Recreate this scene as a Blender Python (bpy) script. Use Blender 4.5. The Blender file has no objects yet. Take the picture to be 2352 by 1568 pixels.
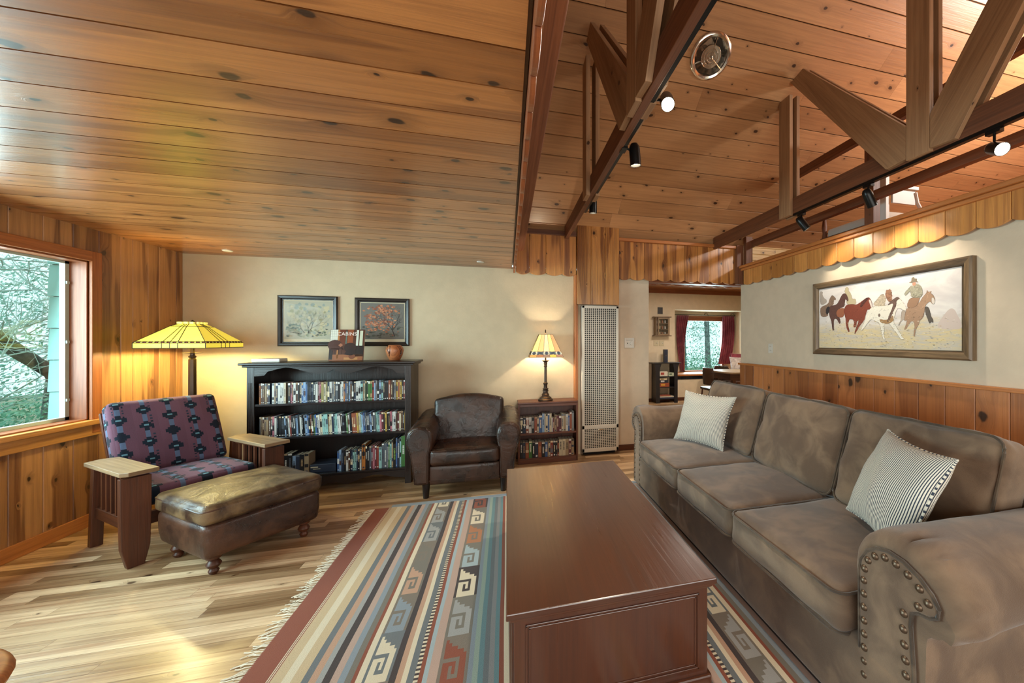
import bpy, math, random
from math import sin, cos, pi, radians as R
from mathutils import Vector, Matrix, noise
random.seed(7)
C = bpy.context.scene.collection
rr = random.uniform

# ---------------------------------------------------------------- materials
def _n(nt, t, **kw):
    n = nt.nodes.new(t)
    for k, v in kw.items():
        if k in n.inputs: n.inputs[k].default_value = v
        else: setattr(n, k, v)
    return n
class NT:
    """tiny node-graph helper"""
    def __init__(s, name):
        s.m = bpy.data.materials.new(name); s.m.use_nodes = True
        s.t = s.m.node_tree; s.t.nodes.clear()
        s.out = s.t.nodes.new('ShaderNodeOutputMaterial')
        s.b = s.t.nodes.new('ShaderNodeBsdfPrincipled'); s.L(s.b.outputs[0], s.out.inputs[0])
    def L(s, a, b): s.t.links.new(a, b)
    def N(s, t, **kw): return _n(s.t, t, **kw)
    def put(s, sock, v):
        if v is None: return
        if hasattr(v, 'links'): s.L(v, sock)
        else:
            if isinstance(v, (tuple, list)) and len(v) == 3 and sock.type == 'RGBA': v = (*v, 1)
            sock.default_value = v
    def math(s, op, a, b=None, c=None, clamp=False):
        n = s.N('ShaderNodeMath', operation=op, use_clamp=clamp)
        for i, v in enumerate((a, b, c)): s.put(n.inputs[i], v)
        return n.outputs[0]
    def vmath(s, op, a, b=None):
        n = s.N('ShaderNodeVectorMath', operation=op); s.put(n.inputs[0], a); s.put(n.inputs[1], b)
        return n.outputs[0]
    def mix(s, f, a, b, blend='MIX'):
        n = s.N('ShaderNodeMix', data_type='RGBA', blend_type=blend)
        s.put(n.inputs[0], f); s.put(n.inputs[6], a); s.put(n.inputs[7], b)
        return n.outputs[2]
    def noise(s, vec, scale=5, detail=3, rough=.5, dist=0, out=0):
        n = s.N('ShaderNodeTexNoise'); s.put(n.inputs['Vector'], vec)
        n.inputs['Scale'].default_value = scale; n.inputs['Detail'].default_value = detail
        n.inputs['Roughness'].default_value = rough; n.inputs['Distortion'].default_value = dist
        return n.outputs[out]
    def ramp(s, f, a, b, lo=0., hi=1.):
        n = s.N('ShaderNodeMapRange', interpolation_type='SMOOTHSTEP'); s.put(n.inputs[0], f)
        for i, v in enumerate((a, b, lo, hi)): n.inputs[i+1].default_value = v
        return n.outputs[0]
    def xyz(s, x, y, z=0.):
        n = s.N('ShaderNodeCombineXYZ')
        for i, v in enumerate((x, y, z)): s.put(n.inputs[i], v)
        return n.outputs[0]
    def sep(s, v):
        n = s.N('ShaderNodeSeparateXYZ'); s.put(n.inputs[0], v); return n.outputs
    def bump(s, h, strength=.3, dist=.01):
        n = s.N('ShaderNodeBump'); s.put(n.inputs['Height'], h)
        n.inputs['Strength'].default_value = strength; n.inputs['Distance'].default_value = dist
        s.L(n.outputs[0], s.b.inputs['Normal'])
    def set(s, **kw):
        for k, v in kw.items(): s.put(s.b.inputs[k.replace('_', ' ')], v)
        return s
MATS = {}
def reg(f):
    def g(name, *a, **k):
        if name not in MATS: MATS[name] = f(name, *a, **k)
        return MATS[name]
    return g
@reg
def plain(name, col, rough=.5, metal=0., bumpy=0., bscale=200, spec=.5, coat=0., sheen=0.):
    s = NT(name); s.set(Base_Color=col, Roughness=rough, Metallic=metal)
    s.b.inputs['Specular IOR Level'].default_value = spec
    if coat: s.b.inputs['Coat Weight'].default_value = coat; s.b.inputs['Coat Roughness'].default_value = .15
    if sheen: s.b.inputs['Sheen Weight'].default_value = sheen
    tc = s.N('ShaderNodeTexCoord').outputs['Object']
    f = s.noise(tc, 9, 3)
    s.L(s.mix(s.ramp(f, .3, .7, 0, .22), col, tuple(c*.72 for c in col)), s.b.inputs['Base Color'])
    if bumpy: s.bump(s.noise(tc, bscale, 2), bumpy, .004)
    return s.m
@reg
def attr(name, rough=.5, metal=0., bumpy=0., bscale=300, spec=.5, sheen=0., trans=0.):
    s = NT(name); a = s.N('ShaderNodeAttribute', attribute_name='col')
    s.L(a.outputs['Color'], s.b.inputs['Base Color'])
    s.set(Roughness=rough, Metallic=metal); s.b.inputs['Specular IOR Level'].default_value = spec
    if sheen: s.b.inputs['Sheen Weight'].default_value = sheen
    if bumpy:
        tc = s.N('ShaderNodeTexCoord').outputs['Object']; h = s.noise(tc, bscale, 2)
        s.bump(h, bumpy, .004)
        s.L(s.mix(.35, a.outputs['Color'], s.mix(h, (.3,.3,.3), (1.5,1.5,1.5)), 'MULTIPLY'), s.b.inputs['Base Color'])
    return s.m
@reg
def wood(name, light, dark, rough=.4, knots=1., heart=.5, var=.4, grain=.5, spec=.5, knotcol=(.05,.02,.008), gscale=1., coat=0., wear=0., krad=1.):
    """boards: UV in metres (u along the grain), 'rnd' per board"""
    s = NT(name)
    uv = s.N('ShaderNodeUVMap').outputs[0]
    rn = s.N('ShaderNodeAttribute', attribute_name='rnd').outputs['Fac']
    u, v, _ = s.sep(uv)
    u2 = s.math('ADD', u, s.math('MULTIPLY', rn, 37.7)); v2 = s.math('ADD', v, s.math('MULTIPLY', rn, 91.3))
    base = s.xyz(u2, v2)
    # knots
    kv = s.N('ShaderNodeTexVoronoi', feature='F1', voronoi_dimensions='2D'); kv.inputs['Scale'].default_value = 1.
    warp = s.noise(base, 14, 2, out=1)
    kvec = s.vmath('ADD', s.vmath('MULTIPLY', base, (4.2*gscale, 6.2*gscale, 1)), s.vmath('MULTIPLY', warp, (.16, .16, 0)))
    s.L(kvec, kv.inputs['Vector'])
    cr = s.sep(kv.outputs['Color'])
    dk = kv.outputs['Distance']
    keep = s.ramp(cr[0], 1-.55*knots-.001, 1-.55*knots+.001)
    rad = s.math('MULTIPLY_ADD', s.math('MULTIPLY', cr[1], cr[1]), .10*krad, .035*krad)
    kn = s.math('MULTIPLY', keep, s.math('SUBTRACT', 1, s.math('SMOOTH_MIN', s.math('DIVIDE', dk, rad), 1., .25, ), clamp=True))
    kn = s.ramp(kn, .05, .45)
    halo = s.math('MULTIPLY', keep, s.ramp(s.math('DIVIDE', dk, s.math('MULTIPLY', rad, 3.2)), .2, 1., 1., 0.))
    # grain
    vv = s.math('ADD', v2, s.math('MULTIPLY', halo, .03))
    g1 = s.noise(s.xyz(s.math('MULTIPLY', u2, 1.3*gscale), s.math('MULTIPLY', vv, 46*gscale)), 1., 5, .6, .6)
    g2 = s.noise(s.xyz(s.math('MULTIPLY', u2, 6*gscale), s.math('MULTIPLY', vv, 240*gscale)), 1., 2, .6)
    hw = s.noise(s.xyz(s.math('MULTIPLY', u2, .55*gscale), s.math('MULTIPLY', vv, 7.*gscale)), 1., 2, .45, .4)
    h = s.math('MULTIPLY', s.ramp(hw, .53, .58), heart)
    f = s.math('MULTIPLY_ADD', s.ramp(g1, .35, .7), grain, s.math('MULTIPLY', h, .75), clamp=True)
    col = s.mix(f, light, dark)
    col = s.mix(s.math('MULTIPLY', s.ramp(g2, .35, .75), .22*grain*2), col, tuple(c*.6 for c in dark))
    wn = s.N('ShaderNodeTexWhiteNoise', noise_dimensions='1D'); s.L(s.math('MULTIPLY', rn, 917.), wn.inputs['W'])
    tv = s.math('MULTIPLY_ADD', wn.outputs[0], var*1.3, 1-var*.75)
    col = s.mix(1., col, s.xyz(tv, s.math('POWER', tv, 1.18), s.math('POWER', tv, 1.4)), 'MULTIPLY')
    col = s.mix(s.math('MULTIPLY', halo, .35), col, tuple(c*.55 for c in dark))
    col = s.mix(kn, col, knotcol)
    if wear:
        wz = s.noise(base, 2.2, 4)
        col = s.mix(s.ramp(wz, .5, .7, 0, wear), col, tuple(min(1, c*1.5) for c in light))
    s.L(col, s.b.inputs['Base Color'])
    s.L(s.math('MULTIPLY_ADD', g1, .22, rough-.1), s.b.inputs['Roughness'])
    s.b.inputs['Specular IOR Level'].default_value = spec
    if coat: s.b.inputs['Coat Weight'].default_value = coat; s.b.inputs['Coat Roughness'].default_value = .22
    s.bump(s.math('ADD', g1, s.math('MULTIPLY', s.noise(s.xyz(s.math('MULTIPLY', u2, 1.), s.math('MULTIPLY', v2, 3.)), 2., 1), 1.6)), .22, .006)
    return s.m
@reg
def emis(name, col, st):
    s = NT(name); s.set(Base_Color=col, Roughness=.4); s.put(s.b.inputs['Emission Color'], col)
    s.b.inputs['Emission Strength'].default_value = st; return s.m
@reg
def fabric(name, a, b, scale=6, rough=.9, sheen=.3, bumpy=.25):
    s = NT(name); tc = s.N('ShaderNodeTexCoord').outputs['Object']
    f = s.noise(tc, scale, 5, .55, .6); f2 = s.noise(tc, scale*.35, 3)
    s.L(s.mix(s.ramp(s.math('MULTIPLY_ADD', f, .65, s.math('MULTIPLY', f2, .4)), .42, .66), a, b), s.b.inputs['Base Color'])
    s.set(Roughness=rough); s.b.inputs['Sheen Weight'].default_value = sheen
    s.b.inputs['Sheen Roughness'].default_value = .5
    s.b.inputs['Specular IOR Level'].default_value = .2
    s.bump(s.math('ADD', s.noise(tc, 420, 1), s.math('MULTIPLY', s.noise(tc, 9, 3), 2.)), bumpy, .005)
    return s.m
@reg
def leather(name, a, b, rough=.33):
    s = NT(name); tc = s.N('ShaderNodeTexCoord').outputs['Object']
    f = s.noise(tc, 5, 5, .6, .4)
    s.L(s.mix(s.ramp(f, .35, .68), a, b), s.b.inputs['Base Color'])
    s.L(s.math('MULTIPLY_ADD', f, .25, rough-.12), s.b.inputs['Roughness'])
    v = s.N('ShaderNodeTexVoronoi', feature='DISTANCE_TO_EDGE'); v.inputs['Scale'].default_value = 160; s.L(tc, v.inputs['Vector'])
    s.bump(s.math('ADD', s.math('MULTIPLY', s.ramp(v.outputs[0], 0, .1), .25), s.math('MULTIPLY', s.noise(tc, 7, 4, .6, 1.), 2.5)), .35, .008)
    return s.m
@reg
def glass(name, tint=(1,1,1), refl=1.):
    s = NT(name); tr = s.N('ShaderNodeBsdfTransparent'); tr.inputs[0].default_value = (*tint, 1)
    gl = s.N('ShaderNodeBsdfGlossy'); gl.inputs['Roughness'].default_value = 0.01
    lw = s.N('ShaderNodeLayerWeight'); lw.inputs[0].default_value = .5
    f5 = s.math('MULTIPLY_ADD', s.math('POWER', lw.outputs['Facing'], 5.), .9, .035)
    mx = s.N('ShaderNodeMixShader'); s.L(s.math('MULTIPLY', f5, refl), mx.inputs[0])
    s.L(tr.outputs[0], mx.inputs[1]); s.L(gl.outputs[0], mx.inputs[2]); s.L(mx.outputs[0], s.out.inputs[0])
    return s.m
@reg
def stained(name, strength):
    """lit art glass: colour attribute, translucent, glows by the bulb inside"""
    s = NT(name); a = s.N('ShaderNodeAttribute', attribute_name='col')
    tc = s.N('ShaderNodeTexCoord').outputs['Object']
    c = s.mix(s.ramp(s.noise(tc, 16, 4, .6, 1.), .3, .7, 0, .45), a.outputs['Color'], (1., .93, .6), 'MULTIPLY')
    s.L(c, s.b.inputs['Base Color']); s.L(c, s.b.inputs['Emission Color'])
    s.b.inputs['Emission Strength'].default_value = strength; s.set(Roughness=.6); s.b.inputs['Specular IOR Level'].default_value = .15
    return s.m

# ---------------------------------------------------------------- mesh builder
MW = {}
class MB:
    def __init__(s): s.v = []; s.f = []; s.uv = []; s.rn = []; s.col = []; s.mi = []; s.M = None; s.c = (1, 1, 1); s.r = None; s.m = 0
    def add(s, vs, fs, uvs=None, rnd=None, cols=None):
        o = len(s.v)
        if s.M is not None: vs = [s.M @ Vector(p) for p in vs]
        s.v += [tuple(p) for p in vs]
        r = s.r if s.r is not None else (random.random() if rnd is None else rnd)
        for i, f in enumerate(fs):
            s.f.append(tuple(o+k for k in f)); s.rn.append(r); s.mi.append(s.m)
            s.uv.append(uvs[i] if uvs else [(vs[k][0], vs[k][1]) for k in f])
            s.col.append(cols[i] if cols else s.c)
        return s
    def box(s, x0, x1, y0, y1, z0, z1, g=None, rnd=None, cols=None):
        d = (x1-x0, y1-y0, z1-z0)
        if g is None: g = max(range(3), key=lambda i: abs(d[i]))
        vs = [(x, y, z) for x in (x0, x1) for y in (y0, y1) for z in (z0, z1)]
        fs = [(0, 1, 3, 2), (4, 6, 7, 5), (0, 4, 5, 1), (2, 3, 7, 6), (0, 2, 6, 4), (1, 5, 7, 3)]
        na = (0, 0, 1, 1, 2, 2); off = (rr(0, 5), rr(0, 5))
        uvs = []
        for f, n in zip(fs, na):
            ax = [i for i in range(3) if i != n]
            if g in ax: a, b = g, [i for i in ax if i != g][0]; k = 1
            else: a, b = ax; k = 1
            uvs.append([(vs[i][a]*k+off[0], vs[i][b]+off[1]+n*.31) for i in f])
        return s.add(vs, fs, uvs, rnd, cols)
    def obox(s, c, h, ax, ang=0, g=None, rot=None):
        """box centred at c with half sizes h, rotated ang about axis ax"""
        old = s.M
        m = Matrix.Translation(c) @ (rot if rot is not None else Matrix.Rotation(ang, 4, ax))
        s.M = (old @ m) if old is not None else m
        s.box(-h[0], h[0], -h[1], h[1], -h[2], h[2], g); s.M = old; return s
    def prism(s, pts, a0, a1, plane='YZ', rnd=None, gdir=0, cap=True):
        """extrude 2-D outline pts between a0 and a1 along the axis missing from plane"""
        P = {'YZ': lambda p, t: (t, p[0], p[1]), 'XZ': lambda p, t: (p[0], t, p[1]), 'XY': lambda p, t: (p[0], p[1], t)}[plane]
        n = len(pts); vs = [P(p, a0) for p in pts]+[P(p, a1) for p in pts]
        off = (rr(0, 5), rr(0, 5)); tup = isinstance(gdir, tuple); gd = 0 if tup else gdir % 2; q = (lambda p: (p[0]*gdir[0]+p[1]*gdir[1]+off[0], p[1]*gdir[0]-p[0]*gdir[1]+off[1])) if tup else (lambda p: (p[gd]+off[0], p[1-gd]+off[1]))
        fs = []; uvs = []
        if cap:
            fs += [tuple(range(n)), tuple(range(2*n-1, n-1, -1))]; uvs += [[q(p) for p in pts], [q(p) for p in pts[::-1]]]
        t = 0
        for i in range(n):
            j = (i+1) % n; L = math.dist(pts[i], pts[j])
            fs.append((i, i+n, j+n, j)); 
            if gdir == 2: uvs.append([(a0, t), (a1, t), (a1, t+L), (a0, t+L)])
            else: uvs.append([(t, a0), (t, a1), (t+L, a1), (t+L, a0)])
            t += L
        return s.add(vs, fs, uvs, rnd)
    def lathe(s, prof, c=(0, 0, 0), seg=24, sq=None, axis=None):
        vs = []; n = len(prof); fs = []
        for i in range(seg):
            a = 2*pi*i/seg
            for r, z in prof: vs.append((c[0]+r*cos(a), c[1]+r*sin(a), c[2]+z))
        if axis is not None:
            q = Vector((0, 0, 1)).rotation_difference(Vector(axis)); cc = Vector(c)
            vs = [cc+q @ (Vector(p)-cc) for p in vs]
        for i in range(seg):
            j = (i+1) % seg
            for k in range(n-1): fs.append((i*n+k, j*n+k, j*n+k+1, i*n+k+1))
        if prof[0][0] > 1e-5: fs.append(tuple(i*n for i in range(seg))[::-1])
        if prof[-1][0] > 1e-5: fs.append(tuple(i*n+n-1 for i in range(seg)))
        return s.add(vs, fs)
    def tube(s, path, r, seg=6, closed=False, taper=None):
        pts = [Vector(p) for p in path]; n = len(pts); vs = []; fs = []
        up = Vector((.13, .21, .97)).normalized()
        for i, p in enumerate(pts):
            a = pts[(i-1) % n] if (i > 0 or closed) else p; b = pts[(i+1) % n] if (i < n-1 or closed) else p
            t = (b-a); t = t.normalized() if t.length > 1e-9 else Vector((0, 0, 1))
            x = t.cross(up); x = x.normalized() if x.length > 1e-4 else t.orthogonal().normalized()
            y = t.cross(x); rad = r if taper is None else taper[i]
            for k in range(seg):
                w = 2*pi*k/seg; vs.append(p+(x*cos(w)+y*sin(w))*rad)
        for i in range(n if closed else n-1):
            j = (i+1) % n
            for k in range(seg): fs.append((i*seg+k, i*seg+(k+1) % seg, j*seg+(k+1) % seg, j*seg+k))
        if not closed: fs += [tuple(range(seg)), tuple(range(n*seg-1, (n-1)*seg-1, -1))]
        return s.add(vs, fs)
    def ell(s, c, r, seg=12, rings=8):
        prof = [(sin(pi*k/rings)*1, -cos(pi*k/rings)) for k in range(rings+1)]
        old = s.M; m = Matrix.Translation(c) @ Matrix.Diagonal((*r, 1)); s.M = m if old is None else old @ m
        prof[0] = (0, -1); prof[-1] = (0, 1); s.lathe(prof, (0, 0, 0), seg); s.M = old; return s
    def cush(s, c, h, r=.04, puff=.02, n=14, axpuff=2, wr=0., rot=None, side=.3, colf=None):
        """upholstered block: rounded box with a crown on +axpuff"""
        c = Vector(c); vs = []; fs = []; cols = []; idx = {}; r = min(r, min(h)*.98)
        def P(p):
            q = Vector((p[0]*h[0], p[1]*h[1], p[2]*h[2])); k = Vector([max(-(h[i]-r), min(h[i]-r, q[i])) for i in range(3)])
            d = q-k; w = k+(d.normalized()*r if d.length > 1e-9 else d)
            for a in range(3):
                o = [i for i in range(3) if i != a]
                am = puff if a == axpuff else puff*side
                e = (1-p[o[0]]**2)*(1-p[o[1]]**2); w[a] += am*e*(p[a] if abs(p[a]) < 1 else (1 if p[a] > 0 else -1))
            if wr: w += noise.noise_vector((w+c)*7)*wr + noise.noise_vector((w+c)*19)*wr*.35
            if rot is not None: w = rot @ w
            return w+c
        def G(a, b, ax, sg):
            g = [[None]*(n+1) for _ in range(n+1)]
            for i in range(n+1):
                for j in range(n+1):
                    # denser towards edges
                    u, v = [sin((t/n-.5)*pi*.92)/sin(.46*pi) for t in (i, j)]
                    p = [0, 0, 0]; p[a] = u; p[b] = v; p[ax] = sg; key = tuple(round(x, 4) for x in p)
                    if key not in idx: idx[key] = len(vs); vs.append(P(p))
                    g[i][j] = (idx[key], p)
            for i in range(n):
                for j in range(n):
                    q = (g[i][j][0], g[i+1][j][0], g[i+1][j+1][0], g[i][j+1][0])
                    fs.append(q if sg > 0 else q[::-1])
                    if colf: cols.append(colf([(g[i][j][1][k]+g[i+1][j+1][1][k])/2 for k in range(3)]))
        G(0, 1, 2, 1); G(0, 1, 2, -1); G(1, 2, 0, 1); G(1, 2, 0, -1); G(2, 0, 1, 1); G(2, 0, 1, -1)
        return s.add(vs, fs, None, None, cols or None)
    def build(s, name, mat, parent=None, smooth=False, bevel=0., sub=0, local=False, base=None, angle=40):
        me = bpy.data.meshes.new(name); vs = s.v
        loc = Vector((0, 0, 0))
        if parent is not None and not local:
            W = MW.get(parent.name, Matrix()).inverted(); vs = [W @ Vector(p) for p in vs]
        elif parent is None:
            xs, ys, zs = zip(*vs)
            loc = Vector(base) if base else Vector(((min(xs)+max(xs))/2, (min(ys)+max(ys))/2, min(zs)))
            vs = [Vector(p)-loc for p in vs]
        me.from_pydata([tuple(p) for p in vs], [], s.f)
        ul = me.uv_layers.new(name='UVMap'); ul.data.foreach_set('uv', [x for f in s.uv for p in f for x in p])
        a = me.attributes.new('rnd', 'FLOAT', 'FACE'); a.data.foreach_set('value', s.rn)
        ca = me.color_attributes.new('col', 'FLOAT_COLOR', 'CORNER')
        ca.data.foreach_set('color', [x for f, c in zip(s.f, s.col) for _ in f for x in (*c[:3], 1)])
        for m in (mat if isinstance(mat, (list, tuple)) else [mat]): me.materials.append(m)
        me.polygons.foreach_set('material_index', s.mi)
        if smooth: me.polygons.foreach_set('use_smooth', [True]*len(s.f))
        me.update()
        o = bpy.data.objects.new(name, me); C.objects.link(o); o.location = loc
        if parent is not None: o.parent = parent; MW[o.name] = MW.get(parent.name, Matrix())
        else: MW[o.name] = Matrix.Translation(loc)
        if smooth and angle and hasattr(me, 'set_sharp_from_angle'): me.set_sharp_from_angle(angle=R(angle))
        if bevel:
            b = o.modifiers.new('Bevel', 'BEVEL'); b.width = bevel; b.segments = 2; b.limit_method = 'ANGLE'; b.angle_limit = R(35)
            b.harden_normals = False
        if sub:
            b = o.modifiers.new('Subdivision', 'SUBSURF'); b.levels = sub; b.render_levels = sub
        return o
LABELS = set()
def tag(o, label, cat, group=None, kind=None):
    if label: o['label'] = label
    if cat: o['category'] = cat
    if group: o['group'] = group
    if kind: o['kind'] = kind
    return o
def T(name, label, cat, loc=(0, 0, 0), rz=0., group=None):
    o = bpy.data.objects.new(name, None); C.objects.link(o); o.location = loc; o.rotation_euler = (0, 0, rz); o.empty_display_size = .05
    MW[o.name] = Matrix.Translation(loc) @ Matrix.Rotation(rz, 4, 'Z'); return tag(o, label, cat, group)
def S(o): o['kind'] = 'structure'; return o
def copytree(src, loc, rz=None):
    r = src.copy(); C.objects.link(r); r.location = loc
    if rz is not None: r.rotation_euler = (0, 0, rz)
    for ch in list(src.children):
        c = ch.copy(); C.objects.link(c); c.parent = r
        for g in ch.children:
            d = g.copy(); C.objects.link(d); d.parent = c
    return r
def sr(*c):  # sRGB 0-255 -> linear
    return tuple(((x/255)/12.92 if x/255 <= .04045 else ((x/255+.055)/1.055)**2.4) for x in c)
def text(body, size, name, mat, parent, mtx, ext=.0004):
    cu = bpy.data.curves.new(name, 'FONT'); cu.body = body; cu.size = size; cu.extrude = ext; cu.align_x = 'CENTER'; cu.align_y = 'CENTER'
    cu.materials.append(mat); o = bpy.data.objects.new(name, cu); C.objects.link(o); o.parent = parent
    dg = bpy.context.evaluated_depsgraph_get(); me = bpy.data.meshes.new_from_object(o.evaluated_get(dg))
    bpy.data.objects.remove(o); bpy.data.curves.remove(cu); o = bpy.data.objects.new(name, me); C.objects.link(o); o.parent = parent
    o.matrix_local = MW.get(parent.name, Matrix()).inverted() @ mtx; return o

# ---------------------------------------------------------------- palette
PINE_CEIL = wood('pine_ceiling', sr(184,120,66), sr(106,58,29), rough=.3, knots=.8, heart=.5, var=.4, spec=.6, grain=.35, coat=.4, krad=1.5)
PINE_VAULT = wood('pine_vault', sr(190,142,98), sr(136,94,62), rough=.4, knots=.8, heart=.15, var=.3, grain=.35, coat=.15)
PINE_WALL = wood('pine_wall', sr(188,136,86), sr(108,64,38), rough=.34, knots=.7, heart=.8, var=.35, spec=.6, grain=.35)
PINE_VAL = wood('pine_valance', sr(204,140,74), sr(112,60,28), rough=.33, knots=.9, heart=.8, var=.35, spec=.6, grain=.35)
PINE_VALR = wood('pine_valance_right', sr(206,142,76), sr(140,80,38), rough=.3, knots=.25, heart=.1, var=.3, spec=.6)
PINE_WAIN = wood('pine_wainscot', sr(178,112,64), sr(110,58,32), rough=.42, knots=1.3, heart=.45, var=.6, grain=.3, gscale=.8, krad=1.4)
PINE_TRIM = wood('pine_trim', sr(196,124,66), sr(140,78,36), rough=.4, knots=.05, heart=.1, var=.15)
REDWOOD = wood('fir_trim', sr(150,84,46), sr(94,46,22), rough=.42, knots=.05, heart=.2, var=.2)
BEAM = wood('beam_wood', sr(172,134,98), sr(118,84,58), rough=.6, knots=.3, heart=.3, var=.12, grain=.4)
BEAMD = wood('beam_wood_dark', sr(120,72,44), sr(70,40,24), rough=.55, knots=.15, heart=.2, var=.2)
OAK_FLOOR = wood('oak_floor', sr(212,178,138), sr(140,96,62), rough=.3, knots=.35, heart=.45, var=.8, grain=.55, spec=.5, wear=.2, coat=.2)
CHERRY = wood('cherry_wood', sr(86,45,27), sr(56,28,17), rough=.3, knots=0, heart=.2, var=.06, grain=.3, spec=.55, coat=1.)
MISSION = wood('mission_oak', sr(92,50,30), sr(44,24,16), rough=.4, knots=0, heart=.3, var=.15)
MISSION_TOP = wood('mission_oak_worn', sr(150,124,94), sr(92,70,52), rough=.4, knots=0, heart=.4, var=.1)
DARKCASE = wood('espresso_wood', sr(32,21,18), sr(13,9,8), rough=.32, knots=0, heart=.3, var=.1, spec=.5)
MAHOG = wood('mahogany_wood', sr(104,58,38), sr(56,28,19), rough=.35, knots=0, heart=.2, var=.1)
PLASTER = plain('plaster', sr(206,188,158), .85, bumpy=.25, bscale=60, spec=.2)
PLASTER_G = plain('plaster_grey', sr(212,194,170), .85, bumpy=.2, bscale=60, spec=.2)
SUEDE = fabric('suede', sr(92,73,58), sr(124,101,80), 6)
LEATHER = leather('leather_brown', sr(30,18,13), sr(62,36,22), .27)
BLACKM = plain('black_metal', (.012,.012,.012), .3, .6)
BRONZE = plain('bronze', sr(70,56,46), .4, .7)
CHROME = plain('chrome', (.85,.82,.76), .15, 1.)
BRASS = plain('antique_brass', sr(104,86,70), .42, .8)
WHITE = plain('white_enamel', sr(214,208,196), .35)
DARK = plain('dark_void', (.012,.010,.008), .8)
ATT = attr('printed', .4); ATTF = attr('woven', .95, bumpy=.5, bscale=500, spec=.1, sheen=.1)

# ================================================================ setting
XL, YB, XR = -3.056, 4.68, 3.14
SL = math.atan(.764); RIDGE = 1.93; ZR = 2.70+(YB-RIDGE)*.764

def boards(b, a0, a1, t0, t1, w, thick, frame, lo=99, hi=100, ch=.006, gap=.0015, seed=1, jit=0.):
    """boards running along local x from a0..a1, laid side by side t0..t1 on local y; room side is local -z"""
    rng = random.Random(seed); t = t0; b.M = frame
    while t < t1-1e-4:
        ww = w*(1+rng.uniform(-jit, jit)); e = min(t+ww, t1); a = a0; first = True
        while a < a1-1e-4:
            L = rng.uniform(lo, hi); 
            if first: L *= rng.uniform(.2, 1) if lo < 50 else 1
            first = False
            z = min(a+L, a1)
            p = [(t+gap/2, ch), (t+ch, 0), (e-ch, 0), (e-gap/2, ch), (e-gap/2, thick), (t+gap/2, thick)]
            b.prism(p, a+.0006, z-.0006, 'YZ', rng.random(), 2); a = z
        t = e
    b.M = None
def fr(origin, x, y, z):
    m = Matrix.Identity(4)
    for i, c in enumerate((x, y, z)):
        for k in range(3): m[k][i] = c[k]
    for k in range(3): m[k][3] = origin[k]
    return m

# floor: oak strips running left to right
b = MB(); rng = random.Random(3); y = -1.7
while y < 8.4:
    x = -3.1-rng.random(); w = .072
    while x < 7.6:
        L = rng.uniform(.45, 1.9); x0 = max(x, -3.1); x1 = min(x+L, 7.6)
        if x1 > x0:
            u = rng.random()*9; v = rng.random()*9
            b.add([(x0+.0006, y+.0006, 0), (x1-.0006, y+.0006, 0), (x1-.0006, y+w-.0006, 0), (x0+.0006, y+w-.0006, 0)], [(0, 1, 2, 3)], [[(x0+u, v), (x1+u, v), (x1+u, v+w), (x0+u, v+w)]], rng.random())
        x += L
    y += w
b.m = 1; b.add([(-3.2, -1.8, -.003), (7.7, -1.8, -.003), (7.7, 8.5, -.003), (-3.2, 8.5, -.003)], [(0, 1, 2, 3)])
S(b.build('floor', [OAK_FLOOR, REDWOOD]))

# low pine ceiling on the left
b = MB(); boards(b, XL-.1, .052, -1.7, YB+.02, .19, .02, fr((0, 0, 2.25), (1, 0, 0), (0, 1, 0), (0, 0, 1)), seed=4, ch=.003, gap=.011)
b.m = 1; b.box(XL-.1, .05, -1.7, YB+.05, 2.272, 2.30)
S(b.build('ceiling', [PINE_CEIL, DARK]))
# vaulted ceiling: far slope and near slope
Ls = (YB+.05-RIDGE)/cos(SL)
for nm, sg, jj in (('ceiling', 1, 11), ('ceiling', -1, 12)):
    b = MB(); o = (0, YB+.05 if sg > 0 else 2*RIDGE-YB-.05, 2.70-.05*.764)
    boards(b, .10, 7.6, 0, Ls, .205, .02, fr(o, (1, 0, 0), (0, -sg*cos(SL), sin(SL)), (0, sg*sin(SL), cos(SL))), 2.2, 4.5, seed=jj, ch=.006, gap=.005)
    f = fr(o, (1, 0, 0), (0, -sg*cos(SL), sin(SL)), (0, sg*sin(SL), cos(SL))); b.m = 1; b.M = f; b.box(.1, 7.6, 0, Ls+.03, .022, .06); b.M = None
    S(b.build(nm, [PINE_VAULT, DARK]))
# wall over the low ceiling closing the vault
b = MB(); b.prism([(YB+.05, 2.30), (YB+.05, 2.66), (RIDGE, ZR+.05), (-.85, 2.66), (-1.7, 2.30)], .05, .10, 'YZ', gdir=0)
S(b.build('wall_gable', PINE_VAULT))

# left wall: vertical boards with a window hole
W0, W1, WZ0, WZ1 = .9, 3.807, .80, 2.0
b = MB(); y = -1.7; rng = random.Random(5)
edges = [4.68, 4.603, 4.42, 4.305, 4.163, 4.058, 3.885]
while edges[-1] > -1.6: edges.append(edges[-1]-rng.uniform(.15, .2))
F = lambda z0: fr((XL, 0, z0), (0, 0, 1), (0, 1, 0), (-1, 0, 0))
for e1, e0 in zip(edges, edges[1:]):
    segs = [(0, 2.26)] if (e0 > W1-.01 or e1 < W0) else [(0, WZ0), (WZ1, 2.26)]
    r = rng.random()
    for z0, z1 in segs:
        b.M = F(0); b.prism([(e0+.001, .004), (e0+.005, 0), (e1-.005, 0), (e1-.001, .004), (e1-.001, .02), (e0+.001, .02)], z0, z1, 'YZ', r, 2)
b.M = None; b.m = 1
for y0, y1, z0, z1 in ((-1.7, W0, 0, 2.26), (W1, 4.8, 0, 2.26), (W0, W1, 0, WZ0), (W0, W1, WZ1, 2.26)): b.box(XL-.16, XL-.021, y0, y1, z0, z1)
S(b.build('wall_left', [PINE_WALL, REDWOOD]))
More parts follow.
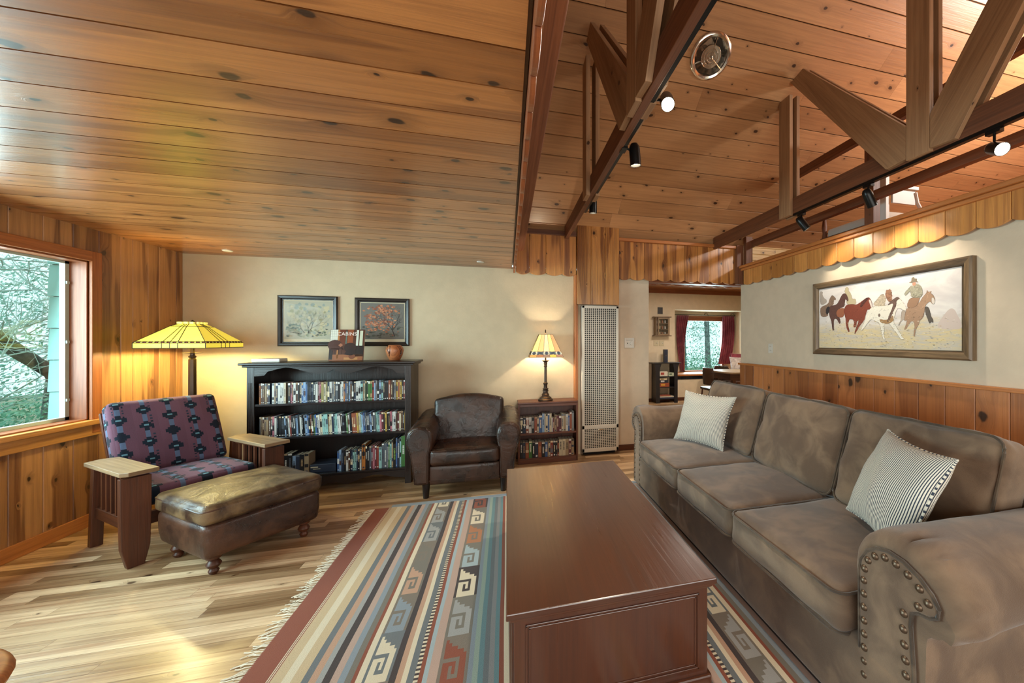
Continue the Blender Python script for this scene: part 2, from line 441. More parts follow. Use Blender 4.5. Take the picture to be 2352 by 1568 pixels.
# left window
w = T('window_1', None, None, (XL-.1, (W0+W1)/2, WZ0)); S(w)
b = MB(); x0, x1 = XL-.155, XL+.001
b.box(x0, x1, W1-.012, W1, WZ0, WZ1, 2); b.box(x0, x1, W0, W0+.012, WZ0, WZ1, 2); b.box(x0, x1, W0, W1, WZ1-.012, WZ1, 1); b.box(x0, x1, W0, W1, WZ0, WZ0+.012, 1)
S(b.build('window_frame', REDWOOD, w, bevel=.002))
b = MB(); c = .075
b.box(XL+.001, XL+.024, W1, W1+c, WZ0-.1, WZ1+c, 2); b.box(XL+.001, XL+.024, W0-c, W0, WZ0-.1, WZ1+c, 2); b.box(XL+.001, XL+.026, W0, W1, WZ1, WZ1+c, 1)
S(b.build('window_casing', wood('casing_wood', sr(176,104,54), sr(120,62,30), rough=.4, knots=.02, heart=.15, var=.1), w, bevel=.004))
b = MB(); b.box(XL-.05, XL+.05, W0-c, W1+c, WZ0-.034, WZ0+.002, 1); b.box(XL, XL+.022, W0-c, W1+c, WZ0-.12, WZ0-.034, 1)
S(b.build('window_sill', wood('sill_wood', sr(206,146,78), sr(150,90,42), rough=.35, knots=.02, heart=.15, var=.1), w, bevel=.004))
b = MB(); gx = XL-.118; f = .026
b.box(gx-.012, gx+.02, W1-.04, W1-.012, WZ0+.012, WZ1-.012); b.box(gx-.012, gx+.02, W0+.012, W0+.04, WZ0+.012, WZ1-.012)
b.box(gx-.012, gx+.02, W0, W1, WZ0+.012, WZ0+.035); b.box(gx-.012, gx+.02, W0, W1, WZ1-.03, WZ1-.012)
for z in (.95, 1.38, 1.82): b.box(gx+.02, gx+.028, W1-.036, W1-.016, z, z+.02)
S(b.build('window_sash', plain('pale_sash', sr(186,206,200), .4), w))
b = MB(); b.box(gx, gx+.004, W0+.02, W1-.02, WZ0+.02, WZ1-.02); S(b.build('window_pane', glass('window_glass', (.93,1,.98)), w))
b = MB(); b.box(XL+.001, XL+.016, -1.7, YB, 0, .095, 1); S(b.build('baseboard_left', PINE_TRIM, bevel=.003))

# back wall
b = MB(); b.box(XL-.16, .86, YB, YB+.12, 0, 2.27)
S(b.build('wall_back', PLASTER))
b = MB(); b.box(.86, 1.775, YB, YB+.12, 0, 2.30); S(b.build('wall_back_grey', PLASTER_G))
b = MB(); b.box(.09, 1.775, YB, YB+.12, 2.30, 2.72); b.box(1.775, XR+.12, YB, YB+.12, 2.16, 2.72); S(b.build('wall_header', REDWOOD))
b = MB(); b.box(1.34, 1.775, YB-.013, YB-.001, 0, .075, 0); b.box(XL, .80, YB-.013, YB-.001, 0, .075, 0); S(b.build('baseboard_back', MAHOG, bevel=.003))

def scallop(b, edges, zt, zc, plane, off, th=.018, drop=.027, seg=10):
    """one board per gap in edges, lower end cut to a shallow convex arc"""
    for e0, e1 in zip(edges, edges[1:]):
        a, c = min(e0, e1)+.0012, max(e0, e1)-.0012; pts = [(a, zt), (a, zc)]
        for k in range(1, seg): t = k/seg; pts.append((a+(c-a)*t, zc-drop*sin(pi*t)**.8))
        pts += [(c, zc), (c, zt)]
        b.prism(pts, off, off+th, plane, random.random(), 1)
v = MB(); scallop(v, [.096, .251, .444, .635, .808], 2.70, 2.205, 'XZ', 4.605)
S(v.build('trim_1', PINE_VAL, bevel=.003))
v = MB(); scallop(v, [1.34, 1.5, 1.685, 1.872, 2.053, 2.248, 2.434, 2.618, 2.814, 2.993, 3.12], 2.66, 2.19, 'XZ', 4.605)
S(v.build('trim_2', PINE_VAL, bevel=.003))
v = MB(); scallop(v, [1.80+.19*i for i in range(8)], 2.5, 2.175, 'XZ', 4.835)
S(v.build('trim_3', REDWOOD))
b = MB(); b.box(.10, .808, 4.575, 4.625, 2.66, 2.715, 0); S(b.build('trim_4', BEAMD, bevel=.003))
b = MB(); b.box(1.34, 3.0, 4.575, 4.62, 2.645, 2.685, 0); S(b.build('trim_5', PINE_TRIM, bevel=.006))
b = MB(); b.box(3.0, 3.1, 4.56, 4.62, 2.16, 2.69, 2); b.box(3.10, 3.20, 4.50, 4.56, 2.42, 2.80, 2); S(b.build('trim_6', BEAMD, bevel=.003))
# boxed column of wide boards over the heater
b = MB()
for x0, x1 in ((.815, .985), (.985, 1.165), (1.165, 1.34)): 
    b.M = fr((0, 4.56, 0), (0, 0, 1), (1, 0, 0), (0, 1, 0)); b.prism([(x0+.001, .005), (x0+.006, 0), (x1-.006, 0), (x1-.001, .005), (x1-.001, .018), (x0+.001, .018)], 1.84, 2.80, 'YZ', None, 2)
b.M = None; b.box(.815, .833, 4.578, 4.68, 1.84, 2.73, 2); b.box(1.322, 1.34, 4.578, 4.68, 1.84, 2.73, 2); b.box(.84, 1.32, 4.58, 4.66, 1.842, 1.86, 0)
S(b.build('trim_7', wood('pine_column', sr(196,138,78), sr(112,66,34), rough=.25, knots=.8, heart=.75, var=.15, spec=.6)))
b = MB(); b.box(.788, .814, 4.60, 4.68, 0, 2.2, 2); b.box(.815, .835, 4.615, 4.68, 0, 1.839, 2); S(b.build('trim_8', PINE_TRIM, bevel=.004))

# right wall, wainscot, scalloped valance and ledge
b = MB(); b.box(XR, XR+.12, -1.7, YB, 0, 2.36); S(b.build('wall_right', PLASTER_G))
b = MB(); e = 4.68; es = [4.68, 4.56]
while es[-1] > -1.5: es.append(es[-1]-.1895)
for e1, e0 in zip(es, es[1:]):
    b.M = fr((XR-.018, 0, 0), (0, 0, 1), (0, 1, 0), (1, 0, 0)); b.prism([(e0+.001, .004), (e0+.005, 0), (e1-.005, 0), (e1-.001, .004), (e1-.001, .017), (e0+.001, .017)], 0.01, 1.068, 'YZ', None, 2)
b.M = None; S(b.build('trim_9', PINE_WAIN))
b = MB(); b.box(XR-.045, XR, -1.7, YB+.01, 1.068, 1.095, 1); S(b.build('trim_10', PINE_TRIM, bevel=.004))
v = MB(); es = [4.555, 4.54]+[4.54-.19*i for i in range(1, 33)]; scallop(v, es[1:], 2.35, 2.17, 'YZ', 3.085)
S(v.build('trim_11', PINE_VALR, bevel=.004))
b = MB(); b.box(3.03, 3.26, -1.7, 4.60, 2.375, 2.41, 1); b.box(3.055, 3.10, -1.7, 4.60, 2.345, 2.375, 1)
S(b.build('trim_12', PINE_TRIM, bevel=.008))
# edge of the low ceiling: scalloped boards seen from below and the rough beam behind them
v = MB(); es = [4.60-.19*i for i in range(0, 33)]; scallop(v, es, 2.46, 2.20, 'YZ', .066, .02)
S(v.build('trim_13', REDWOOD, bevel=.003))
b = MB(); b.box(.10, .185, -1.7, 4.60, 2.45, 2.62, 1)
S(b.build('trim_14', wood('rough_sawn', sr(150,92,58), sr(98,54,34), rough=.7, knots=.05, heart=.2, var=.1), bevel=.006))

# rear wall with a wide window added behind the camera for fill light, and the loft / dining shells
b = MB()
for x0, x1, z0, z1 in ((XL-.16, -2.2, 0, 2.3), (3.0, 7.6, 0, 4.9), (-2.2, 3.0, 0, .35), (.05, 3.0, 2.15, 4.9), (-2.2, .05, 2.15, 2.3)): b.box(x0, x1, -1.82, -1.70, z0, z1)
S(b.build('wall_rear', PLASTER))
w = T('added_rear_window', None, None, (.4, -1.76, .35)); S(w); b = MB()
for x in (-2.2, -.45, 1.25, 2.94): b.box(x, x+.06, -1.80, -1.72, .35, 2.15)
b.box(-2.2, 3.0, -1.80, -1.72, .35, .41); b.box(-2.2, 3.0, -1.80, -1.72, 2.09, 2.15); S(b.build('window_frame', PINE_TRIM, w))
b = MB(); b.box(3.26, 7.6, -1.7, 4.73, 2.22, 2.34); S(b.build('floor_loft', PINE_TRIM))
b = MB(); boards(b, 3.1, 7.6, 2.34, 2.75, .09, .02, fr((0, 4.66, 0), (1, 0, 0), (0, 0, 1), (0, 1, 0)), 1, 2.5, seed=8)
S(b.build('wall_loft', wood('pale_pine', sr(222,190,130), sr(176,136,84), rough=.5, knots=.4, heart=.2, var=.2)))
b = MB(); b.prism([(YB+.1, 2.3), (YB+.1, 2.7), (RIDGE, ZR+.1), (-1.8, 2.1)], 7.6, 7.7, 'YZ'); S(b.build('wall_loft_end', PINE_VAULT))

# dining room
YF = 8.28
b = MB(); b.box(1.0, 3.79, YF, YF+.12, 0, 2.62); b.box(3.79, 5.72, YF, YF+.12, 2.13, 2.62); b.box(3.79, 5.72, YF, YF+.12, 0, .49); b.box(5.72, 7.6, YF, YF+.12, 0, 2.62)
b.box(3.74, 3.79, YF+.12, 8.9, .49, 2.2); b.box(5.72, 5.77, YF+.12, 8.9, .49, 2.2); b.box(3.79, 5.72, YF+.12, 8.9, 2.13, 2.2)
b.box(3.79, 4.25, 8.84, 8.9, .5, 2.13); b.box(5.40, 5.72, 8.84, 8.9, .5, 2.13); b.box(4.25, 5.40, 8.84, 8.9, 1.96, 2.13)
S(b.build('wall_dining', plain('plaster_cream', sr(222,204,176), .85, spec=.2)))
b = MB(); boards(b, .95, 7.6, 4.80, YF+.02, .19, .02, fr((0, 0, 2.60), (1, 0, 0), (0, 1, 0), (0, 0, 1)), seed=14); b.m = 1; b.box(.95, 7.6, 4.8, 8.4, 2.622, 2.66)
S(b.build('ceiling', [PINE_CEIL, DARK]))
b = MB(); b.box(.95, 1.0, 4.8, 8.4, 0, 2.62); b.box(7.5, 7.6, 4.73, 8.4, 0, 2.62); S(b.build('wall_dining_side', PLASTER))
b = MB(); b.box(3.26, 7.6, 4.70, 4.80, 0, 2.3); S(b.build('wall_kitchen', PLASTER))
b = MB(); b.box(1.0, 3.79, YF-.02, YF, 2.50, 2.60, 0); b.box(3.79, 7.5, YF-.02, YF, 2.50, 2.60, 0); S(b.build('trim_15', REDWOOD))
b = MB(); b.box(1.0, 7.5, YF-.015, YF, 0, .07, 0); S(b.build('baseboard_dining', MAHOG))
b = MB(); b.box(3.79, 5.72, YF-.09, 8.84, .572, .618, 0); S(b.build('trim_16', PINE_TRIM, bevel=.01))
b = MB()
for i in range(13): b.box(3.79+.149*i, 3.79+.149*i+.145, YF-.014, YF, .49, .57)
S(b.build('trim_17', plain('dark_tile', sr(24,34,52), .15)))
w = T('window_3', None, None, (4.82, 8.86, .63)); S(w); b = MB()
for x in (4.25, 5.35): b.box(x, x+.05, 8.80, 8.88, .62, 1.97)
b.box(4.25, 5.4, 8.80, 8.88, 1.90, 1.97); b.box(4.25, 5.4, 8.80, 8.88, .62, .65); b.box(4.25, 5.4, 8.79, 8.86, 1.97, 2.02)
S(b.build('window_frame', REDWOOD, w)); b = MB(); b.box(4.3, 5.35, 8.845, 8.85, .64, 1.91); S(b.build('window_pane', glass('window_glass'), w))

# ---------------------------------------------------------------- roof trusses with track lights
def truss(X, label):
    t = T('roof_truss', label, 'truss', (X, RIDGE, 2.62), 0, 'open timber roof trusses')
    b = MB(); b.box(X-.022, X+.022, 2*RIDGE-4.60, 4.60, 2.625, 2.775, 1); b.build('bottom_chord', BEAMD, t, bevel=.003)
    def pair(name, fn, g=1):
        b = MB()
        for s in (-1, 1):
            x0, x1 = (X-.058, X-.0225) if s < 0 else (X+.0225, X+.058)
            b.prism(fn(), x0, x1, 'YZ', None, gdir=g)
        b.build(name, BEAM, t, bevel=.002)
    roof = lambda y: ZR-abs(y-RIDGE)*.764-.004
    pair('king_post', lambda: [(RIDGE-.075, 2.625), (RIDGE+.075, 2.625), (RIDGE+.075, roof(RIDGE+.075)), (RIDGE-.075, roof(RIDGE+.075))])
    for s in (1, -1):
        m = lambda pts: [(RIDGE+s*p[0], p[1]) for p in pts] if s > 0 else [(RIDGE+s*p[0], p[1]) for p in pts[::-1]]
        pair('vertical_strut', lambda: m([(1.19, 2.61), (1.34, 2.61), (1.34, roof(RIDGE+1.34)), (1.19, roof(RIDGE+1.34))]))
        a = 1.02 if s > 0 else .85
        pair('diagonal_brace', lambda: m([(.078, 2.64), (.22, 2.63), (a+.16, roof(RIDGE+a+.16)-.02), (a+.0, roof(RIDGE+a+.16)+.01), (.078, 2.86)]), (s*.58, .815))
    return t
truss(.689, 'nearer timber roof truss in the middle of the room, with paired braces and king post')
truss(2.686, 'timber roof truss close to the painting wall, its chord above the brown sofa')
t = T('loft_frame', 'plain timber frame standing on the ledge over the painting wall, open to the loft', 'timber frame', (3.2, 2.75, 2.41))
b = MB(); b.box(3.18, 3.24, .3, 4.55, 2.67, 2.75, 1); b.build('rail', BEAMD, t, bevel=.003)
b = MB(); b.box(3.18, 3.24, .1, 3.76, 3.26, 3.34, 1); b.build('collar_tie', BEAMD, t, bevel=.003)
b = MB(); b.box(3.17, 3.25, 2.71, 2.80, 2.41, 3.26, 2); b.build('post', BEAMD, t, bevel=.003)

HEADS = []
def spot_head(t, p, aim, L=.125, r=.036, lit=True, top=2.585, mx=None):
    p = Vector(p); d = Vector(aim).normalized(); q = Vector((0, 0, 1)).rotation_difference(d)
    b = MB(); b.lathe([(.008, -L/2-.014), (r*.62, -L/2-.01), (r*.9, -L/2+.008), (r, -L/2+.03), (r, L/2), (r-.003, L/2), (r-.003, L/2-.02)], p, 20, axis=d)
    h = b.build('spotlight_head', BLACKM, t, smooth=True)
    b = MB(); b.lathe([(r-.0035, L/2-.018), (.012, L/2-.012), (0, L/2-.012)], p, 16, axis=d); b.build('bulb', emis('bulb_lit', (1, .86, .62), 45) if lit else WHITE, h)
    k = p - d*.02; b = MB(); b.tube([(mx if mx else k.x, k.y, top+(.0 if mx else 0)), (k.x, k.y, k.z)], .007, 8); q0 = mx if mx else k.x; b.box(q0-.018, q0+.018, k.y-.035, k.y+.035, top-.004-(.02 if mx else 0), top+.02); b.build('swivel_stem', BLACKM, h)
    HEADS.append((p+d*(L/2+.01), d))
t = T('track_light', 'black track with three lit spotlights under the middle roof truss', 'track light', (.689, 2.4, 2.595))
b = MB(); b.box(.711, .733, -.4, 3.62, 2.628, 2.668); b.build('track', BLACKM, t)
spot_head(t, (.775, 3.50, 2.655), (.02, .15, -1), top=2.66, mx=.722); spot_head(t, (.80, 2.36, 2.60), (.12, .1, -1), top=2.645, mx=.722); spot_head(t, (.81, 1.87, 2.66), (-.15, -.55, -.6), top=2.66, mx=.722)
t = T('track_light', 'black track with three spotlights under the truss nearest the painting', 'track light', (2.686, 2.0, 2.595))
b = MB(); b.box(2.669, 2.703, -.4, 3.12, 2.603, 2.624); b.build('track', BLACKM, t)
spot_head(t, (2.70, 3.03, 2.505), (.62, -.35, -1), L=.13); spot_head(t, (2.70, 2.34, 2.495), (.56, .0, -1), L=.13); spot_head(t, (2.68, 1.535, 2.49), (-.62, -.9, -.6))

# round chrome exhaust vent on the sloping ceiling
nrm = Vector((0, -.607, -.795)); vc = Vector((1.75, 3.068, 2.70+(YB-3.068)*.764))
t = T('ceiling_vent', 'round chrome exhaust fan grille set in the sloping pine ceiling', 'vent', vc)
b = MB(); b.lathe([(.150, .001), (.185, .001), (.187, .006), (.180, .013), (.166, .018), (.150, .012), (.146, .004)], vc, 48, axis=nrm); b.build('rim', CHROME, t, smooth=True)
b = MB(); b.lathe([(.150, .004), (0, .004)], vc, 40, axis=nrm); b.build('fan_opening', plain('vent_dark', (.03,.022,.012), .5), t)
def ring(b, r, w): b.lathe([(r-w, .012), (r, .017), (r+w, .012), (r, .008), (r-w, .012)], vc, 36, axis=nrm)
b = MB(); [ring(b, r, .0035) for r in (.014, .038, .062, .088)]
q = Vector((0, 0, 1)).rotation_difference(nrm)
for a in (90, 210, 330):
    for r0, r1 in ((.012, .152),): b.tube([vc+nrm*.010+q @ Vector((r0*cos(R(a)), r0*sin(R(a)), 0)), vc+nrm*.010+q @ Vector((r1*cos(R(a)), r1*sin(R(a)), 0))], .0045, 6)
b.build('grille_rings', CHROME, t, smooth=True)

# ================================================================ sofa
t = T('sofa', 'long brown suede three-seat sofa with rolled arms and brass nailhead trim', 'sofa', (1.65, 2.2, 0))
b = MB(); b.cush((1.66, 2.2, .20), (.475, 1.34, .155), .03, .012, 12, 0, .002); b.build('base', SUEDE, t, smooth=True)
b = MB(); b.cush((2.09, 2.2, .50), (.07, 1.35, .41), .05, .01, 12, 0, .002); b.build('back_frame', SUEDE, t, smooth=True)
def rrect(cx, cy, hx, hy, z, r=.05, n=5):
    P = []
    for sx, sy, a0 in ((1, 1, 0), (-1, 1, 90), (-1, -1, 180), (1, -1, 270)):
        for k in range(n+1): a = R(a0+90*k/n); P.append((cx+sx*(hx-r)+r*cos(a), cy+sy*(hy-r)+r*sin(a), z))
    return P
PIPE = fabric('suede_piping', sr(62,50,40), sr(92,76,60), 9)
for y0, y1 in ((1.112, 1.812), (1.818, 2.492), (2.498, 3.29)):
    b = MB(); cy = (y0+y1)/2; hy = (y1-y0)/2
    b.cush((1.535, cy, .415), (.385, hy, .083), .035, .028, 18, 2, .006, side=.5); c = b.build('seat_cushion', SUEDE, t, smooth=True)
    b = MB()
    for z in (.487, .345): b.tube([(x, y, zz+noise.noise(Vector((x*8, y*8, zz)))*.004) for x, y, zz in rrect(1.535, cy, .392, hy-.001, z, .05)], .0055, 6, True)
    b.build('piping', PIPE, c, smooth=True)
for y0, y1, dz in ((1.06, 1.772, .0), (1.778, 2.515, .0), (2.525, 3.33, .01)):
    q = Matrix.Rotation(R(17), 3, 'Y'); cy = (y0+y1)/2; hy = (y1-y0)/2
    b = MB(); b.cush((1.925, cy, .735+dz), (.095, hy, .265), .05, .035, 18, 0, .012, rot=q); c = b.build('back_cushion', SUEDE, t, smooth=True)
    pp = []
    for p in rrect(0, 0, hy-.004, .262, 0, .06): v = q @ Vector((-.083, p[0], p[1])); pp.append((1.925+v.x, cy+v.y+noise.noise(v*7)*.004, .735+dz+v.z))
    b = MB(); b.tube(pp, .006, 6, True); b.build('piping', PIPE, c, smooth=True)
ARM = [(1.105,.06),(1.108,.60),(1.10,.66),(1.075,.71),(1.03,.75),(.97,.767),(.90,.76),(.84,.735),(.79,.69),(.765,.635),(.768,.585),(.79,.548),(.825,.53),(.857,.522),(.86,.4),(.85,.06)]
PAN = [(1.066,.05),(1.070,.60),(1.062,.645),(1.04,.682),(1.008,.707),(.965,.719),(.915,.713),(.868,.692),(.832,.662),(.814,.63),(.818,.604),(.838,.590),(.868,.584),(.889,.570),(.893,.53),(.884,.4),(.876,.05)]
NAILS = []
def resamp(pts, n):
    P = [Vector((p[0], p[1])) for p in pts]; P.append(P[0]); Ls = [(P[i+1]-P[i]).length for i in range(len(P)-1)]; T_ = sum(Ls); out = []; i = 0; a = 0.
    for k in range(n):
        d = T_*k/n
        while d > a+Ls[i]: a += Ls[i]; i += 1
        out.append(P[i].lerp(P[i+1], (d-a)/Ls[i]))
    return out
pts = [Vector((p[0], p[1])) for p in PAN]; cen = Vector((.965, .6)); acc = .02; path = pts[0:]
for i in range(len(pts)-1):
    a, c = pts[i], pts[i+1]; L = (c-a).length
    while acc < L:
        p = a+(c-a)*(acc/L); nrm2 = Vector(((c-a).y, -(c-a).x)).normalized()*(.021); q2 = p-nrm2 if (p-nrm2-cen).length < (p+nrm2-cen).length or p.y < .5 and abs((p-nrm2).x-.97) < abs((p+nrm2).x-.97) else p+nrm2
        NAILS.append(q2) if all((q2-o_).length > .034 for o_ in NAILS) else None; acc += .046
    acc -= L
nail_me = None
for side in (0, 1):
    my = (lambda p: p) if side == 0 else (lambda p: (4.40-p[0], p[1]))
    o = [my(p) for p in ARM]; o = o if side == 0 else o[::-1]
    b = MB(); P2 = resamp(o, 110); nP = len(P2); NX = 26; cc = Vector(my((.945, .62))); vs = []
    for kx in range(NX+1):
        uu = kx/NX; x = 1.20+.94*uu**1.9; tt = min(1, (x-1.20)/.05); ins = .042*(1-math.sqrt(max(0, 1-(1-tt)**2)))
        for i, p in enumerate(P2):
            pa, pb = P2[i-1], P2[(i+1) % nP]; tg = (pb-pa).normalized(); nn2 = Vector((tg.y, -tg.x))
            if (p+nn2*.01-Vector(my((.96, .45)))).length < (p-nn2*.01-Vector(my((.96, .45)))).length: nn2 = -nn2
            dv = p-cc; an = math.atan2(dv.y, dv.x*(1 if side == 0 else -1)); up_ = max(0, min(1, (p.y-.50)/.06))
            outw = max(0, min(1, -dv.x*(1 if side == 0 else -1)/.1+.75))
            con = max(0, min(1, (.61-p.y)/.07))*(1 if outw > .3 else 0); ins *= 1-.97*con; pl = .016*up_*outw*math.exp(-((x-1.26)/.085)**2)*(abs(sin(an*9+.4*sin(an*5)))**.6-.6)*1.6
            wv = .006*noise.noise(Vector((x*4, p.x*6, p.y*6)))
            q3 = p-nn2*(ins)+nn2*(pl+wv+.010*up_*math.exp(-((x-1.30)/.12)**2)); vs.append((x, q3.x, max(.05, q3.y)))
    fs = [(kx*nP+i, kx*nP+(i+1) % nP, (kx+1)*nP+(i+1) % nP, (kx+1)*nP+i) for kx in range(NX) for i in range(nP)]
    fs += [tuple(range(nP)), tuple(range(NX*nP+nP-1, NX*nP-1, -1))]
    b.add(vs, fs); a = b.build('arm', SUEDE, t, smooth=True, angle=60)
    o = [my(p) for p in PAN]; o = o if side == 0 else o[::-1]
    b = MB(); b.prism(o, 1.186, 1.205, 'YZ'); b.build('front_panel', SUEDE, a, smooth=True, bevel=.008)
    b = MB(); b.tube([(1.190, *my(p)) for p in PAN], .006, 6); b.build('piping', PIPE, a, smooth=True)
    for q2 in NAILS:
        y, z = my((q2.x, q2.y))
        if nail_me is None:
            b = MB(); b.lathe([(.0125, 0), (.0115, .004), (.007, .008), (0, .0095)], (1.186, y, z), 14, axis=(-1, 0, 0)); n0 = b.build('nailhead', BRASS, a, smooth=True); nail_me = (n0, y, z)
        else:
            n = nail_me[0].copy(); C.objects.link(n); n.parent = a; n.location = (0, y-nail_me[1], z-nail_me[2])
for x in (1.28, 2.05):
    for y in (.95, 3.45): q = MB(); q.lathe([(.024, .014), (.034, .06)], (x, y, 0), 12); q.build('foot', DARKCASE, t, smooth=True)

# ---------------------------------------------------------------- striped throw pillows
def ticking(name):
    s = NT(name); tc = s.N('ShaderNodeTexCoord').outputs['UV']; x, y, _ = s.sep(tc)
    f = s.math('SINE', s.math('MULTIPLY', x, 2*pi/.0095)); m = s.ramp(f, .1, .45)
    tco = s.N('ShaderNodeTexCoord').outputs['Object']
    s.L(s.mix(m, sr(216,208,192), sr(60,66,78)), s.b.inputs['Base Color']); s.set(Roughness=.9); s.b.inputs['Specular IOR Level'].default_value = .1
    s.bump(s.noise(tco, 10, 4), .4, .01); return s.m
TICK = ticking('ticking_stripe')
def pillow(label, TL, TR, BL, th=.085, sz=1.0, mat=TICK, name='throw_pillow', cat='pillow', group=None, welt=True):
    TL, TR, BL = Vector(TL), Vector(TR), Vector(BL); c = (TR+BL)/2; rx = (TR-TL)/2*sz; uy = (TL-BL)/2*sz; nn = rx.cross(uy).normalized(); n = 26
    b = MB(); vs = []; uv = []; idx = {}
    hx, hy = rx.length, uy.length
    def arc(hh):
        S = [0.]
        for i in range(n):
            u0, u1 = sin((i/n-.5)*pi), sin(((i+1)/n-.5)*pi); S.append(S[-1]+math.hypot((u1-u0)*hh, th*(max(0, 1-u1*u1)**.42-max(0, 1-u0*u0)**.42)))
        return [s_-S[-1]/2 for s_ in S]
    SX, SY = arc(hx), arc(hy)
    for sgn in (1, -1):
        for i in range(n+1):
            for j in range(n+1):
                u = sin((i/n-.5)*pi); v = sin((j/n-.5)*pi)
                if sgn < 0 and (i in (0, n) or j in (0, n)): idx[sgn, i, j] = idx[1, i, j]; continue
                x = u*(1-.10*(1-v*v)); y = v*(1-.10*(1-u*u)); h = th*((1-u*u)*(1-v*v))**.42*sgn
                w = noise.noise(Vector((u*2+hx*9, v*2+sgn, .3)))*.012*(1-u*u*v*v)
                idx[sgn, i, j] = len(vs); vs.append(c+rx*x+uy*y+nn*(h+w)); uv.append((SX[i], SY[j]))
    fs = []; us = []
    for sgn in (1, -1):
        for i in range(n):
            for j in range(n):
                q = [idx[sgn, i, j], idx[sgn, i+1, j], idx[sgn, i+1, j+1], idx[sgn, i, j+1]]; q = q if sgn > 0 else q[::-1]; fs.append(q); us.append([uv[k] for k in q])
    b.add(vs, fs, us); zmin = min(vs, key=lambda p: p.z)
    t = T(name, label, cat, (c.x, c.y, zmin.z), 0, group); b.build('cover', mat, t, smooth=True, angle=0)
    if welt:
        ed = [idx[1, i, 0] for i in range(n)]+[idx[1, n, j] for j in range(n)]+[idx[1, i, n] for i in range(n, 0, -1)]+[idx[1, 0, j] for j in range(n, 0, -1)]
        w = MB(); PP = []
        for k0, k1 in zip(ed, ed[1:]+ed[:1]): PP += [vs[k0].lerp(vs[k1], q_/6) for q_ in range(6)]
        w.tube(PP, .005, 6, True); 
        w.uv = [[((fi//6)*.00165, 0)]*len(f) for fi, f in enumerate(w.f)]
        w.build('welt', mat, t, smooth=True)
    return t
pillow('striped ticking pillow on the far seat of the brown sofa, beside the far arm', (1.54, 3.13, .955), (1.755, 2.68, .95), (1.445, 3.17, .525), .075)
pillow('larger-looking striped ticking pillow leaning at the near rolled arm of the sofa', (1.80, 1.46, .965), (1.62, 1.045, .955), (1.65, 1.555, .555), .08)

# ================================================================ coffee table
t = T('coffee_table', 'dark cherry storage coffee table with paneled sides on the striped rug', 'coffee table', (.405, 2.155, .012))
b = MB(); b.box(-.005, .812, 1.372, 2.935, .425, .45, 1); b.build('tabletop', CHERRY, t, bevel=.004)
b = MB(); b.box(.008, .799, 1.385, 2.922, .408, .425, 1); b.build('top_molding', CHERRY, t, bevel=.005)
b = MB(); b.box(.022, .785, 1.40, 2.908, .035, .408, 2); b.build('body', CHERRY, t, bevel=.003)
b = MB(); b.box(.008, .799, 1.386, 2.922, .012, .055, 1); b.build('base_molding', CHERRY, t, bevel=.008)
def panel_frame(b, plane, off, a0, a1, z0, z1, d):
    w = .008
    for k, (g, h) in enumerate(((0, d), (.012, d*.55))):
        for (p0, p1, q0, q1) in ((a0+g, a1-g, z0+g, z0+g+w), (a0+g, a1-g, z1-g-w, z1-g), (a0+g, a0+g+w, z0+g, z1-g), (a1-g-w, a1-g, z0+g, z1-g)):
            if plane == 'Y': b.box(p0, p1, off-h, off+.001, q0, q1)
            else: b.box(off-h, off+.001, p0, p1, q0, q1)
b = MB(); panel_frame(b, 'Y', 1.40, .062, .745, .082, .385, .006); b.build('end_panel', CHERRY, t, bevel=.002)
for y0, y1 in ((1.44, 1.90), (1.92, 2.39), (2.41, 2.87)):
    b = MB(); panel_frame(b, 'X', .022, y0, y1, .082, .385, .006); b.build('side_panel', CHERRY, t, bevel=.002)

# ================================================================ rug
RUG = dict(rust=(150,78,56), tan=(206,176,134), cream=(222,204,172), slate=(112,116,118), peach=(196,150,120), lgrey=(160,158,154), dbrown=(76,64,62), pink=(190,156,138), bgrey=(138,148,156), olive=(124,116,104), lblue=(160,176,180), sage=(150,166,150), teal=(104,138,142), taupe=(130,116,102), gold=(204,160,100), org=(182,116,76), black=(52,46,48), grey=(140,138,136))
RUG = {k: sr(*[c*.84+.16*sum(v)/3*.97 for c in v]) for k, v in RUG.items()}
ST = [('rust', .107), ('cream', .004), ('rust', .004), ('cream', .004), ('rust', .004), ('tan', .045), ('cream', .035), ('tan', .042), ('slate', .029), ('peach', .029), ('lgrey', .024), ('dbrown', .031), ('pink', .029), ('bgrey', .027), ('olive', .026), ('rust', .016), ('cream', .026), ('M1', .103), ('dbrown', .026), ('peach', .023), ('cream', .021), ('slate', .026), ('DASH', .018), ('rust', .017), ('lblue', .019), ('pink', .037), ('M2', .120), ('bgrey', .020), ('sage', .022), ('teal', .022), ('slate', .022), ('grey', .022), ('teal', .020), ('rust', .020), ('cream', .022), ('taupe', .03), ('gold', .03), ('lblue', .03), ('slate', .03), ('cream', .02), ('rust', .03)]
half = sum(w for _, w in ST); RX0, RY0, RY1 = -1.055, -.35, 3.55; RC = .262
ST2 = ST+[('taupe', max(.01, 2*(RC-RX0)-2*half))]+ST[::-1]
KEY = ["..X......", ".XX......", ".XXX.....", "XXXXX....", "XXXXXXX..", "......XX.", "......XX.", "......XX.", "XXXXX.XX.", "X...X.XX.", "X...X.XX.", "XX..X.XX.", "XX..XXXX.", "XX.......", "XXXXXXXX.", ".XXXXXXX."]
KEY = ["...X.....", "..XX.....", ".XXXX....", ".XXXXX...", "XXXXXXXX.", "......XX.", "XXXX..XX.", "X..X..XX.", "X..X..XX.", "X..XXXXX.", "XX.......", "XXXXXXXX."]
KEY = [".X.......", ".XX......", ".XXXX....", ".XXXXXX..", ".XXXXXXX.", "......XX.", ".XXXX.XX.", ".XX.X.XX.", ".XX.X.XX.", ".XX...XX.", ".XXXXXXX.", ".XXXXXXX."]
